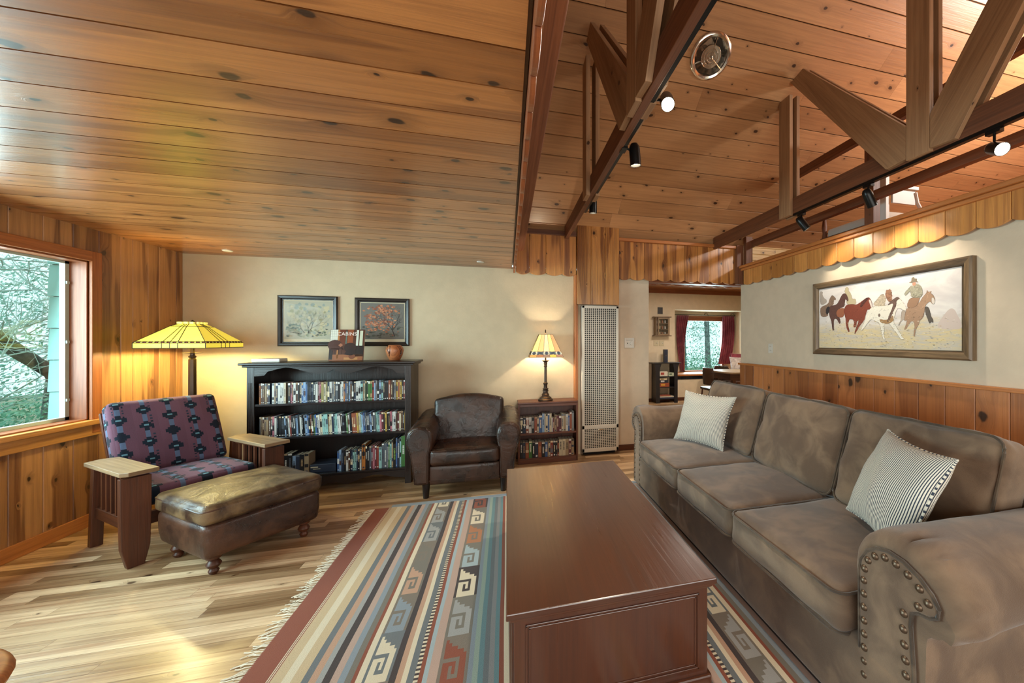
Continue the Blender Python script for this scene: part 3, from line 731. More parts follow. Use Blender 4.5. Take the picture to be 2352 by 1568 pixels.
def wob(x, y): return x+.004*noise.noise(Vector((y*2.3, x*1.5, 0)))
b = MB(); x = RX0; zt = .012; NY = 78
def strip(x0, x1, col):
    for j in range(NY//2):
        y0 = RY0+(RY1-RY0)*j/(NY//2); y1 = RY0+(RY1-RY0)*(j+1)/(NY//2)
        b.add([(wob(x0, y0), y0, zt), (wob(x1, y0), y0, zt), (wob(x1, y1), y1, zt), (wob(x0, y1), y1, zt)], [(0, 1, 2, 3)], None, None, [col])
rng = random.Random(9)
for nm, w in ST2:
    if w <= 0: continue
    if nm in ('M1', 'M2'):
        per = .285; base = RUG['taupe'] if nm == 'M1' else RUG['olive']; fg = [('lgrey', 'cream', 'bgrey', 'peach', 'olive', 'lgrey'), ('cream', 'rust', 'lgrey', 'cream', 'lblue', 'org')][nm == 'M2']
        nr = len(KEY)+1; k = 0; y = RY0+(.1 if nm == 'M1' else 0); strip_y = y
        b.add([(x, RY0, zt), (x+w, RY0, zt), (x+w, y, zt), (x, y, zt)], [(0, 1, 2, 3)], None, None, [base])
        while y < RY1-1e-4:
            f = RUG[fg[k % 6]]; bg = [RUG['taupe'], RUG['olive'], RUG['dbrown'], RUG['slate']][(k+(nm == 'M2')) % 4] if k % 2 else base
            for r in range(nr):
                y0 = y+per*r/nr; y1 = min(RY1, y+per*(r+1)/nr)
                if y0 >= RY1: break
                row = KEY[::-1][r] if r < len(KEY) else '.........'
                row = row if x < RC else row[::-1]
                for ci, ch in enumerate(row):
                    x0 = x+w*ci/9; x1 = x+w*(ci+1)/9
                    b.add([(wob(x0, y0), y0, zt), (wob(x1, y0), y0, zt), (wob(x1, y1), y1, zt), (wob(x0, y1), y1, zt)], [(0, 1, 2, 3)], None, None, [f if ch == 'X' else bg])
            y += per; k += 1
    elif nm == 'DASH':
        n = 330
        for j in range(n):
            y0 = RY0+(RY1-RY0)*j/n; y1 = RY0+(RY1-RY0)*(j+1)/n
            b.add([(wob(x, y0), y0, zt), (wob(x+w, y0), y0, zt), (wob(x+w, y1), y1, zt), (wob(x, y1), y1, zt)], [(0, 1, 2, 3)], None, None, [RUG['dbrown'] if j % 2 else RUG['cream']])
    else: strip(x, x+w, RUG[nm])
    x += w
xe = x
for q in ((RX0, RY0, RY0), (RX0, RY1, RY1)): pass
b.c = RUG['rust']; b.box(RX0+.002, xe-.002, RY0+.001, RY1-.001, .001, .011)
t = T('area_rug', 'flat-woven striped rug with stepped key motifs and a fringed rust border', 'rug', ((RX0+xe)/2, (RY0+RY1)/2, 0))
b.build('weave', ATTF, t)
b = MB(); b.c = RUG['bgrey']; b.cush(((RX0+xe)/2+.06, RY1+.022, .009), ((xe-RX0)/2-.06, .026, .008), .006, 0, 8); b.build('selvedge', ATTF, t)
b = MB(); y = RY0; rng = random.Random(21)
while y < RY1:
    L = rng.uniform(.045, .085); dy = rng.uniform(-.03, .03); z = rng.uniform(.003, .008)
    p = [(RX0+.004, y, .010), (RX0-L*.35, y+dy*.2+rng.uniform(-.004, .004), z+.006), (RX0-L*.7, y+dy*.7+rng.uniform(-.006, .006), z), (RX0-L, y+dy, .003)]
    b.tube(p, .0024, 4); y += rng.uniform(.006, .016)
b.c = RUG['cream']; b.build('fringe', plain('fringe_yarn', sr(222,212,190), .95), t)

# ================================================================ leather armchair
t = T('armchair', 'small dark brown leather club armchair with humped back and rolled arms', 'armchair', (-.365, 3.95, 0))
b = MB(); b.cush((-.366, 3.96, .21), (.30, .305, .085), .02, .006, 10, 1); b.build('base', LEATHER, t, smooth=True)
b = MB(); b.tube([(-.665, 3.652, .168), (-.07, 3.652, .168)], .004, 6); b.build('piping', LEATHER, t)
b = MB(); b.cush((-.366, 3.885, .365), (.296, .245, .072), .035, .022, 16, 2, .003, side=.6); c = b.build('seat_cushion', LEATHER, t, smooth=True)
b = MB(); b.tube(rrect(-.366, 3.885, .299, .249, .428, .05), .0045, 6, True); b.build('piping', LEATHER, c, smooth=True)
b = MB(); q = Matrix.Rotation(R(-9), 3, 'X'); b.cush((0, 0, 0), (.322, .085, .262), .034, .02, 20, 1, .004)
vs = []
for p in b.v:
    x, y, z = p; k = max(0, z/.255); u = x/.325
    z += k*.045*max(0, 1-u*u)**1.1; x *= 1-.12*max(0, -z/.255)+.03*k; w = q @ Vector((x, y, z)); vs.append((w.x-.366, w.y+4.13, w.z+.55))
b.v = vs; b.build('backrest', LEATHER, t, smooth=True)
AP = [(-.662,.13),(-.655,.40),(-.640,.47),(-.633,.54),(-.650,.60),(-.69,.635),(-.745,.645),(-.80,.632),(-.840,.595),(-.855,.54),(-.850,.475),(-.832,.42),(-.815,.36),(-.785,.13)]
for sd in (0, 1):
    o = AP if sd == 0 else [(-.732-p[0], p[1]) for p in AP][::-1]
    b = MB(); b.prism(o, 3.655, 4.30, 'XZ')
    b.v = [(p[0], p[1], p[2]+(max(0, (p[1]-3.655))*.10 if p[2] > .45 else 0)) for p in b.v]
    a = b.build('arm', LEATHER, t, smooth=True, bevel=.03); a.modifiers['Bevel'].segments = 4
    o2 = [(p[0]*.80+(-.747 if sd == 0 else .015)*.20, p[1]*.93+.03) for p in o]
    b = MB(); b.prism(o2, 3.643, 3.66, 'XZ'); b.build('front_panel', LEATHER, a, smooth=True, bevel=.008)
    b = MB(); b.tube([(p[0], 3.648, p[1]) for p in o2], .0045, 6, True); b.build('piping', LEATHER, a, smooth=True)
for x, y in ((-.70, 3.72), (-.035, 3.72), (-.70, 4.22), (-.035, 4.22)):
    b = MB(); b.lathe([(.024, 0), (.034, .135)], (x, y, 0), 4 if False else 14); b.build('leg', DARKCASE, t, smooth=True)

# ================================================================ mission recliner
ang = math.atan2(-.61, .79); Fx, Fy = -1.985-.03*.61, 3.36-.03*.79
cx, cy = Fx-.36*.79, Fy+.36*.61
t = T('recliner_chair', 'mission style oak armchair with slatted sides and southwestern patterned cushions', 'armchair', (cx, cy, 0), ang)
for s in (-1, 1):
    y = s*.36
    b = MB(); o = [(y-.065, .555), (y-.065, .35), (y-.06, .12), (y-.036, 0), (y+.036, 0), (y+.06, .12), (y+.065, .35), (y+.065, .555)]
    b.prism(o, .32, .36, 'YZ', gdir=1); b.build('leg', MISSION, t, bevel=.003, local=True)
    b = MB(); b.obox((-.24, y, .28), (.024, .028, .285), 'Y', R(6), 2); b.build('leg', MISSION, t, bevel=.003, local=True)
    b = MB(); o = [(.41, y-.045), (.405, y+.085), (-.16, y+.075), (-.19, y), (-.16, y-.075), (.38, y-.075)] if s < 0 else [(.40, y+.085), (-.16, y+.075), (-.19, y), (-.16, y-.075), (.40, y-.085)]
    o = o[::-1] if s > 0 else o
    b.prism(o, .575, .60, 'XY', gdir=0); b.build('arm', MISSION_TOP, t, bevel=.003, local=True)
    b = MB(); b.box(-.24, .33, y-.012, y+.012, .20, .27, 0); b.build('side_rail', MISSION, t, bevel=.002, local=True)
    b = MB(); b.box(-.24, .33, y-.012, y+.012, .535, .575, 0); b.build('arm_rail', MISSION, t, bevel=.002, local=True)
    for k in range(6):
        b = MB(); x = -.14+k*.075; b.box(x-.011, x+.011, y-.008, y+.008, .27, .535, 2); b.build('slat', MISSION, t, local=True)
b = MB(); b.box(.27, .30, -.34, .34, .22, .30, 1); b.build('front_rail', MISSION, t, bevel=.003, local=True)
b = MB(); b.box(-.27, -.24, -.34, .34, .22, .30, 1); b.build('rear_rail', MISSION, t, bevel=.003, local=True)
def sw(a, c, g=.0, warm=0.):
    """south-western weave: stars in columns on mauve"""
    bg = sr(98,66,80); P = .125; k = round(a/P); da = a-k*P; db = c+(k % 2)*.06; j = math.floor(db/.125+.5); e = db-j*.125
    bg = tuple(x*(1+.12*sin(c*9+k)) for x in bg)
    i, m = abs(round(da/.0085)), abs(round(e/.0085))
    if i <= 1 and m == 0: return sr(96,136,150)
    if (i <= 1 and m <= 4) or (i <= 2 and m <= 2) or (i <= 4 and m <= 1) or (i == 3 and m == 3): return sr(26,32,44)
    if i <= 1 and m >= 5: return sr(84,98,124)
    if i <= 3 and m == 6 and i != 2: return sr(40,50,66)
    return bg
b = MB(); b.cush((.0, 0, .385), (.27, .29, .062), .03, .02, 60, 2, colf=lambda p: sw(p[1]*.29, p[0]*.27)); b.build('seat_cushion', ATTF, t, smooth=True, local=True)
q = Matrix.Rotation(R(-24), 3, 'Y'); b = MB(); b.cush((-.31, 0, .685), (.062, .29, .275), .035, .018, 64, 0, rot=q, colf=lambda p: sw(p[1]*.29, p[2]*.275) if abs(p[1]) < .999 else sw(p[0]*.06, p[2]*.275)); b.build('back_cushion', ATTF, t, smooth=True, local=True)
b = MB()
for z in (-.20, -.06, .08, .2):
    v = q @ Vector((-.085, 0, z)); b.obox((v.x-.31, 0, v.z+.685), (.010, .28, .025), 'Y', R(-24), 1)
for y in (-.27, .27):
    v = q @ Vector((-.085, 0, -.03)); b.obox((v.x-.31, y, v.z+.685), (.015, .02, .27), 'Y', R(-24), 2)
b.build('back_frame', MISSION, t, bevel=.002, local=True)

# ================================================================ ottoman
t = T('ottoman', 'dark brown leather ottoman with cracked worn top and turned wooden feet', 'ottoman', (-1.735, 3.169, 0), math.atan2(-.62, .785))
OT = leather('leather_worn', sr(44,27,22), sr(86,56,40), .3)
b = MB(); b.cush((0, 0, .215), (.300, .315, .105), .035, .012, 16, 2, .003)
b.v = [(p[0]*(.93+.07*min(1, p[2]/.2)), p[1]*(.93+.07*min(1, p[2]/.2)), p[2]) for p in b.v]; b.build('body', OT, t, smooth=True, local=True)
b = MB(); b.cush((0, 0, .375), (.308, .325, .060), .04, .016, 22, 2, .005, side=.7); c = b.build('lid_cushion', leather('leather_top', sr(54,37,28), sr(126,102,72), .33), t, smooth=True, local=True)
b = MB(); b.tube([(p[0], p[1], p[2]) for p in rrect(0, 0, .309, .327, .405, .05)], .0045, 6, True); b.build('piping', OT, c, smooth=True, local=True)
for sx in (-1, 1):
    for sy in (-1, 1):
        b = MB(); b.lathe([(.016, 0), (.022, .008), (.026, .02), (.018, .034), (.030, .045), (.036, .06), (.028, .076), (.02, .084), (.036, .096), (.040, .115)], (sx*.225, sy*.24, 0), 18); b.build('foot', MISSION, t, smooth=True, local=True)

# rounded edge of a pine seat in the near left corner
t = T('pine_stool', 'rounded pine stool top in the near left corner of the photo', 'stool', (-1.625, 1.375, 0))
b = MB(); b.lathe([(0, .42), (.26, .42), (.275, .428), (.28, .44), (.275, .452), (.262, .46), (0, .46)], (-1.625, 1.375, 0), 40); b.build('seat', PINE_TRIM, t, smooth=True)
for a in range(4): b = MB(); b.tube([(-1.625+.13*cos(a*pi/2+.6), 1.375+.13*sin(a*pi/2+.6), .425), (-1.625+.22*cos(a*pi/2+.6), 1.375+.22*sin(a*pi/2+.6), 0)], .02, 10); b.build('leg', PINE_TRIM, t, smooth=True)

# ================================================================ wide bookcase
BX0, BX1, BY0, BY1, BZ = -2.255, -.917, 4.15, 4.475, 1.20
t = T('bookcase', 'wide black-brown bookcase with scalloped aprons packed with video cases and books', 'bookcase', (-1.586, 4.31, 0))
b = MB(); b.box(BX0-.045, BX1+.045, BY0-.045, BY1+.01, 1.178, BZ, 0); b.box(BX0-.025, BX1+.025, BY0-.025, BY1, 1.158, 1.178, 0); b.build('top', DARKCASE, t, bevel=.006)
for x in (BX0, BX1-.022): b = MB(); b.box(x, x+.022, BY0+.012, BY1, 0, 1.158, 2); b.build('side_panel', DARKCASE, t, bevel=.002)
b = MB(); b.box(BX0+.02, BX1-.02, BY1-.012, BY1-.002, .1, 1.158, 2); b.build('back_panel', DARKCASE, t)
for x in (BX0, BX1-.055):
    b = MB(); b.box(x, x+.055, BY0, BY0+.014, 0, 1.158, 2)
    for k in range(3): b.box(x+.013+k*.011, x+.018+k*.011, BY0-.003, BY0, .12, 1.02, 2)
    b.build('stile', DARKCASE, t, bevel=.0015)
def apron(zb, dz, wave):
    n = 48; x0, x1 = BX0+.055, BX1-.055; bot = []
    for k in range(n+1):
        u = -1+2*k/n; bot.append((x0+(x1-x0)*k/n, wave(abs(u))))
    return [(x0, zb), ]+bot[0:0]+[(x0, zb)][0:0]+bot+[(x1, zb)]
up = lambda u: 1.108-.0*u+(.045*math.exp(-((u-.60)/.20)**2))-.018*math.exp(-((u-.2)/.12)**2)+.022*max(0, 1-u/.055) - (.03 if u > .86 else 0)
lo = lambda u: .058+(.05*math.exp(-((u-.58)/.24)**2))-.018*math.exp(-((u-.2)/.1)**2)+.02*max(0, 1-abs(u-.06)/.03)
b = MB(); b.prism(apron(1.158, 0, up), BY0+.001, BY0+.016, 'XZ'); b.build('upper_apron', DARKCASE, t)
b = MB(); b.prism(apron(.135, 0, lo), BY0+.001, BY0+.016, 'XZ'); b.build('lower_apron', DARKCASE, t)
SH = (.822, .515, .155)
for z in SH: b = MB(); b.box(BX0+.022, BX1-.022, BY0+.008, BY1-.012, z-.02, z, 0); b.build('shelf', plain('shelf_gloss', sr(26,22,24), .22, spec=.6), t, bevel=.002)

# ---------------------------------------------------------------- spines
ORD = 'first second third fourth fifth sixth seventh eighth ninth tenth eleventh twelfth thirteenth fourteenth fifteenth sixteenth seventeenth eighteenth nineteenth twentieth'.split()
TENS = {2: 'twenty', 3: 'thirty', 4: 'forty', 5: 'fifty', 6: 'sixty', 7: 'seventy', 8: 'eighty'}
TENTH = {3: 'thirtieth', 4: 'fortieth', 5: 'fiftieth', 6: 'sixtieth', 7: 'seventieth', 8: 'eightieth'}
def ordn(n):
    if n <= 20: return ORD[n-1]
    return TENTH[n//10] if n % 10 == 0 else TENS[n//10]+'-'+ORD[n % 10-1]
CN = dict(K=('black', (18,18,24)), N=('navy', (30,42,66)), W=('white', (206,204,196)), C=('cream', (206,190,156)), T=('tan', (164,136,100)), B=('brown', (86,52,34)), O=('orange', (196,112,40)), R=('red', (142,50,38)), M=('maroon', (104,36,44)), P=('pink', (196,110,122)), L=('light blue', (136,166,200)), U=('blue', (54,92,150)), A=('aqua', (142,190,182)), G=('green', (64,120,52)), D=('dark green', (40,62,42)), Y=('yellow', (204,164,66)), S=('slate grey', (84,90,98)), E=('grey', (136,134,130)), V=('olive', (150,140,76)), Z=('rust', (156,76,44)))
BOOKM = attr('book_cover', .35, spec=.5)
def book(code, x, y, z, w, h, d, lean, label, cat, group, rng, name, detail=1):
    col = sr(*[v*.76+.12*sum(CN[code][1])/3 for v in CN[code][1]]); dark = sum(col) < .5
    b = MB(); pg = sr(206, 196, 172)
    M = Matrix.Translation((x, y, z)) @ Matrix.Rotation(lean, 4, 'Y'); b.M = M
    e = .0018 if name == 'book' else .0008
    b.c = col; b.box(0, w, 0, .0016, 0, h); b.box(0, e, .0016, d, 0, h); b.box(w-e, w, .0016, d, 0, h)
    b.c = pg if name == 'book' else tuple(.5*c for c in col); b.box(e, w-e, .0016, d-.004, .003 if name == 'book' else 0, h-(.003 if name == 'book' else 0))
    if detail:
        acc = [sr(*CN[k][1]) for k in ('WKSCWT' if dark else 'KNBKSK')]
        q = rng.random(); ac = acc[rng.choice((0, 0, 0, 1, 2, 3, 4, 5))]
        yy0, yy1 = -.0005, .0
        if q < .75:   # lettering suggested by small blocks up the spine
            z0 = h*rng.uniform(.25, .45); z1 = h*rng.uniform(.68, .9); k = z0; b.c = ac
            while k < z1: s = rng.uniform(.003, .007); b.box(w*.3, w*.7, yy0, yy1, k, min(z1, k+s)); k += s+rng.uniform(.0015, .004)
        if q > .35: z0 = h*rng.uniform(.86, .93); b.c = acc[rng.randrange(6)]; b.box(w*.08, w*.92, yy0, yy1, z0, h*.985)
        if q > .45 or name != 'book': b.c = sr(*CN['W'][1]) if dark else acc[1]; b.box(w*.25, w*.75, yy0, yy1, h*.05, h*.05+w*.5)
        if rng.random() < .33: z0 = h*rng.uniform(.15, .55); b.c = acc[rng.randrange(6)]; b.box(w*.08, w*.92, yy0*.8, yy1, z0, z0+h*rng.uniform(.1, .3))
    o = b.build(name, BOOKM); tag(o, label, cat, group); return o
def row(codes, x0, x1, y, z, hr, dr, leanf, place, noun, cat, group, seed, name='book', wvar=.25, side='left'):
    rng = random.Random(seed); ws = [rng.uniform(1-wvar, 1+wvar) for c in codes]
    tot = sum(ws); k = (x1-x0)/tot; x = x0; i = 0
    for c, w in zip(codes, ws):
        w *= k
        if c == ' ': x += w; continue
        h = rng.uniform(*hr); d = rng.uniform(*dr); ln = leanf(x) if leanf else 0; i += 1
        book(c, x, y+rng.uniform(-.004, .004), z+.0005+max(0, -sin(ln))*w*0+(sin(abs(ln))*w*.95 if ln else 0), w-.0006, h, d, ln, f"{CN[c][0]} spined {noun}, {ordn(i)} from left {place}", cat, group, rng, name)
        x += w
r1 = 'OBBTBN WTNWWWC KPMWBKCULUKKNKWMPVCVNWESSKWWOUSLBKNWWACDDGGRLEKLAKKKZBKEYZYKRLW'
row(r1, BX0+.075, BX1-.03, BY0+.035, SH[0], (.186, .1905), (.13, .135), None, "on the wide bookcase's top shelf", 'video case', 'video case', 'video cases on the top shelf', 31, 'video_case')
r2 = 'STBTTBKPWKKKKLKWRKKLKWKKLUKZKGUNWCAAACCNAAWWKKKGWKZZZYCALUSKNLKSAAPMKYKKPWWBMCBKYLS'
row(r2, BX0+.075, BX1-.03, BY0+.035, SH[1], (.186, .1905), (.13, .135), lambda x: -.055 if -2.0 < x < -1.22 else (-.03 if x < -1.1 and x > -2.0 else 0), "on the wide bookcase's middle shelf", 'video case', 'video case', 'video cases on the middle shelf', 32, 'video_case', .2)
row('NKKLNKT', -2.03, -1.80, BY0+.05, SH[2], (.17, .20), (.12, .135), None, 'in the left group on the bottom shelf', 'book', 'book', 'books at the left of the bottom shelf', 33)
row('ULNKWBNAANKW', -1.565, -1.36, BY0+.04, SH[2], (.185, .205), (.13, .15), None, 'in the paperback run on the bottom shelf', 'paperback', 'book', 'paperbacks mid bottom shelf', 34)
rng = random.Random(5); x = -1.357
for i, (c, w, h) in enumerate((('O', .030, .245), ('K', .016, .225), ('K', .018, .215), ('S', .018, .222), ('M', .012, .225), ('P', .016, .225), ('M', .018, .222), ('R', .018, .215), ('A', .026, .205), ('S', .020, .24), ('S', .024, .24), ('E', .014, .235), ('G', .012, .25), ('A', .016, .262), ('T', .014, .275))):
    book(c, x, BY0+.04, SH[2]+.001, w-.001, h, .17, 0, f"{CN[c][0]} spined hardcover, {ordn(i+1)} right from the orange one, bottom shelf", 'book', 'hardcovers at the right of the bottom shelf', rng, 'book'); x += w
# the book whose spine can be read
bk = book('K', x, BY0+.04, SH[2]+.001, .023, .225, .17, 0, 'dark book with CABIN FEVER in green lettering on its spine, bottom shelf', 'book', 'hardcovers at the right of the bottom shelf', rng, 'book', 0)
GT = plain('green_lettering', sr(150,190,90), .5); WT = plain('pale_lettering', sr(226,206,196), .5)
text('CABIN FEVER', .019, 'spine_lettering', GT, bk, Matrix.Translation((x+.0115, BY0+.0385, SH[2]+.13)) @ Matrix.Rotation(R(90), 4, 'X') @ Matrix.Rotation(R(-90), 4, 'Z')); x += .023
for i, (c, w, h, lab) in enumerate((('U', .014, .285, 'blue spined tall hardcover right of the CABIN FEVER book'), ('N', .02, .275, 'navy spined tall hardcover, second right of the CABIN FEVER book'), ('A', .015, .285, 'pale aqua tall hardcover, second from the right end of the bottom shelf'), ('G', .038, .30, 'thick green tall hardcover at the right end of the bottom shelf'))):
    book(c, x, BY0+.04, SH[2]+.001, w-.001, h, .18, 0, lab, 'book', 'hardcovers at the right of the bottom shelf', rng, 'book'); x += w
t = T('media_player', 'low dark player box lying on the bottom shelf left of the paperbacks', 'media player', (-1.69, 4.30, SH[2]))
b = MB(); b.box(-1.80, -1.585, 4.21, 4.40, SH[2], SH[2]+.075); b.build('body', plain('player_blue', sr(34,42,58), .4), t, bevel=.003)
b = MB(); b.box(-1.79, -1.73, 4.209, 4.21, SH[2]+.045, SH[2]+.055); b.box(-1.77, -1.71, 4.209, 4.21, SH[2]+.03, SH[2]+.036); b.build('label_strip', plain('strip', sr(190,180,150), .5), t)

# things on top of the wide bookcase
t = T('set_top_box', 'slim white box with a tiny light at the left end of the bookcase top', 'electronics box', (-2.16, 4.30, BZ))
b = MB(); b.box(-2.27, -2.05, 4.24, 4.38, BZ, BZ+.032); b.build('case', plain('white_plastic', sr(212,208,198), .4), t, bevel=.006)
b = MB(); b.box(-2.105, -2.098, 4.2392, 4.24, BZ+.014, BZ+.02); b.build('status_light', emis('led', (.7, .9, 1), 3), t)
t = T('cover_book', 'large book CABINS standing face out on the bookcase between two framed prints', 'book', (-1.55, 4.40, BZ))
q = Matrix.Translation((-1.553, 4.36, BZ+.002)) @ Matrix.Rotation(R(-11), 4, 'X')
b = MB(); b.M = q; b.box(-.148, .148, .001, .022, 0, .31); b.build('pages', plain('paper', sr(222,214,196), .8), t)
b = MB(); b.M = q
def rect(c, x0, x1, z0, z1, k): b.c = sr(*c); b.box(x0, x1, -.0012-k*.0003, .001, z0, z1)
rect((74,40,26), -.152, .152, 0, .315, 0); rect((206,204,190), -.150, -.086, .14, .313, 1); rect((166,108,60), -.086, -.070, .02, .313, 1)
rect((96,46,28), -.070, -.02, .16, .313, 1); rect((132,68,38), 0.0, .05, .13, .313, 1); rect((196,200,186), .078, .098, .15, .31, 1); rect((190,194,170), .108, .135, .14, .305, 1); rect((28,20,18), .05, .148, .04, .15, 1)
rect((140,84,50), -.148, .145, .0, .06, 1); rect((24,16,14), -.148, -.12, .01, .12, 2); rect((176,124,74), -.02, .10, .008, .03, 2)
b.c = sr(60,30,22)
def poly(pts, c, k): b.c = sr(*c); b.prism(pts, -.0012-k*.0003, .001, 'XZ')
poly([(-.105+.062*cos(a)*(1), .155+.055*sin(a)) for a in [R(x) for x in range(0, 360, 24)]], (66,34,26), 3)
poly([(-.043+.0, .14), (-.1, .16), (-.02, .1)], (50,26,20), 3); poly([(-.055, .175), (-.075, .155), (-.055, .135), (-.035, .155)][::1], (150,96,70), 4)
poly([(.03+.055*cos(a), .13+.05*sin(a)) for a in [R(x) for x in range(0, 360, 24)]], (42,22,18), 3); poly([(-.02, .06), (.0, .10), (.05, .13), (.09, .07), (.04, .05)], (34,18,16), 4)
poly([(.05+.03*cos(a), .04+.026*sin(a)) for a in [R(x) for x in range(0, 360, 30)]], (112,60,36), 4)
for k in range(4): rect((60,34,24), -.135+k*.03, -.129+k*.03, .06, .12, 3)
rect((60,34,24), -.14, -.03, .115, .122, 3); rect((90,110,100), -.015, -.005, .17, .3, 2)
for k in range(5): rect((120,124,112), -.15+k*.016, -.1485+k*.016, .14, .313, 2)
for k in range(6): rect((120,124,112), -.150, -.086, .16+k*.027, .1615+k*.027, 2)
cv = b.build('front_cover', attr('gloss_print', .3), t)
text('CABINS', .050, 'title_lettering', WT, t, q @ Matrix.Translation((-.005, -.0035, .268)) @ Matrix.Rotation(R(90), 4, 'X'))
t = T('wooden_vase', 'round carved wooden pot near the right end of the bookcase top', 'vase', (-1.115, 4.36, BZ))
b = MB(); b.lathe([(.045, .001), (.052, .01), (.072, .055), (.083, .10), (.076, .13), (.058, .152), (.046, .156), (.040, .15), (.06, .12), (.04, .02), (0, .02)], (-1.115, 4.36, BZ), 36)
b.build('pot', wood('turned_wood', sr(186,112,68), sr(120,64,36), rough=.4, knots=.3, heart=.5, var=.05, gscale=3), t, smooth=True)
b = MB()
for a0, dz in ((-2.3, .02), (-2.15, -.01), (-.75, .0), (-.85, .015)):
    ps = []
    for k in range(9):
        u = k/8; z = .03+u*.115; r = .0735-.0*u; rad = [ .058, .066, .074, .0805, .0838, .0835, .080, .0745, .067][k]; a = a0+.55*sin(u*3+dz*40)*.5
        ps.append((-1.115+rad*cos(a), 4.36+rad*sin(a), BZ+z))
    b.tube(ps, .0024, 5)
b.build('inlay', DARKCASE, t)

# ---------------------------------------------------------------- framed prints
def framed(name, label, plane, a0, a1, z0, z1, off, w, d, fm, cat='picture', lip=None):
    """frame on a wall: returns thing and inner extents; plane Y = back wall, X = right wall"""
    ctr = ((a0+a1)/2, off, z0) if plane == 'Y' else (off, (a0+a1)/2, z0)
    t = T(name, label, cat, ctr)
    b = MB()
    prof = [(0, 0), (0, d*.75), (w*.18, d), (w*.62, d*.86), (w*.8, d*.45), (w, d*.40), (w, 0)]
    cs = [(a0, z0, 1, 1), (a1, z0, -1, 1), (a1, z1, -1, -1), (a0, z1, 1, -1)]; n = len(prof); vs = []
    for (a, z, sa, sz) in cs:
        for (p, h) in prof: vs.append((a+sa*p, off-h, z+sz*p) if plane == 'Y' else (off-h, a+sa*p, z+sz*p))
    fs = []; us = []
    for i in range(4):
        j = (i+1) % 4; L = (a1-a0) if i % 2 == 0 else (z1-z0)
        for k in range(n-1):
            fs.append((i*n+k, j*n+k, j*n+k+1, i*n+k+1)); us.append([(0, k*.01), (L, k*.01), (L, k*.01+.01), (0, k*.01+.01)])
    b.add(vs, fs, us); b.build('frame', fm, t)
    return t
FR_BLK = wood('black_frame', sr(34,26,20), sr(14,10,8), rough=.3, knots=0, heart=.3, var=.05)
def print_art(t, a0, a1, z0, z1, y, mode, seed):
    rng = random.Random(seed)
    b = MB(); b.box(a0, a1, y, y+.003, z0, z1); b.build('mat_board', plain('mat_board', sr(206,194,164), .8), t)
    m = .012; x0, x1, y0, y1 = a0+m, a1-m, z0+m*2.6, z1-m
    b = MB(); b.box(x0, x1, y-.0012, y, y0, y1); 
    W, H = x1-x0, y1-y0
    def P(u, v): return (x0+u*W, y0+v*H)
    cnt = [0]
    def flat(pts):
        cnt[0] += 1; yy = y-.0013-cnt[0]*4e-6; b.add([(p[0], yy, p[1]) for p in pts], [tuple(range(len(pts)))])
    def blob(u, v, r, c, k, sq=1.):
        b.c = sr(*c); n = 7; a0_ = rng.uniform(0, 1); flat([P(u+r*cos(a0_+2*pi*i/n)*rng.uniform(.7, 1.2)*H/W, v+sq*r*sin(a0_+2*pi*i/n)*rng.uniform(.7, 1.2)) for i in range(n)])
    def clampb(u, v, r): return r < u*W/H and r < v and r < (1-u)*W/H and r < 1-v
    b.f = []; b.v = []; b.uv = []; b.rn = []; b.col = []; b.mi = []
    b.c = sr(*((170,166,144) if mode == 0 else (104,100,92))); b.box(x0, x1, y-.0012, y, y0, y1)
    if mode == 0:
        for _ in range(120): u, v = rng.random(), rng.random()**1.0; blob(u*.9+.05, .06+v*.86, rng.uniform(.02, .055), rng.choice([(176,172,140), (150,146,112), (140,150,140), (186,176,140)]), 1) 
        for _ in range(60): u = rng.random(); blob(.05+u*.9, .05+rng.random()*.22, rng.uniform(.02, .045), rng.choice([(96,100,74), (150,130,90), (64,66,56), (120,128,100)]), 2, .5)
        for _ in range(30): blob(.04+rng.random()*.3, .25+rng.random()*.15, .025, rng.choice([(110,128,112), (84,104,92)]), 2, .7)
    else:
        for _ in range(70): blob(.05+rng.random()*.9, .05+rng.random()*.3, rng.uniform(.02, .05), rng.choice([(74,76,62), (88,84,70), (60,56,48), (110,106,90)]), 1, .6)
        for _ in range(210):
            u = rng.gauss(.42, .2); v = rng.gauss(.46, .13)
            if rng.random() < .35: u = rng.gauss(.55, .18); v = rng.gauss(.82, .08)
            r = rng.uniform(.02, .045)
            if clampb(u, v, r): blob(u, v, r, rng.choice([(152,88,56), (176,110,72), (130,72,46), (190,128,90)]), 3, .7)
    def branch(u, v, a, L, w, dep):
        if dep == 0 or not (.03 < u < .97 and .03 < v < .97): return
        u2, v2 = u+cos(a)*L*H/W, v+sin(a)*L
        
        if not (.03 < u2 < .97 and .03 < v2 < .97): return
        p, q = Vector(P(u, v)), Vector(P(u2, v2)); d = (q-p); 
        if d.length < 1e-5: return
        nn = Vector((-d.y, d.x)).normalized()*w
        b.c = sr(*((58,54,44) if mode == 0 else (48,38,34))); flat([tuple(p+nn), tuple(q+nn*.7), tuple(q-nn*.7), tuple(p-nn)])
        for s in (-1, 1): branch(u2, v2, a+s*rng.uniform(.15, .6), L*rng.uniform(.78, .98), w*.66, dep-1)
    if mode == 0: branch(.42, .16, 2.2, .13, .0032, 7); branch(.5, .18, 1.0, .13, .0032, 7); branch(.35, .13, 2.8, .12, .003, 6); branch(.5, .15, 1.6, .14, .003, 7)
    else: branch(.78, .08, 1.9, .18, .006, 7); branch(.75, .28, 1.0, .12, .004, 6); branch(.66, .36, 2.4, .11, .003, 6)
    b.build('print', attr('paper_print', .6), t)
    b = MB(); b.box(a0, a1, y-.010, y-.009, z0, z1); b.build('glass', glass('picture_glass', refl=.08), t)
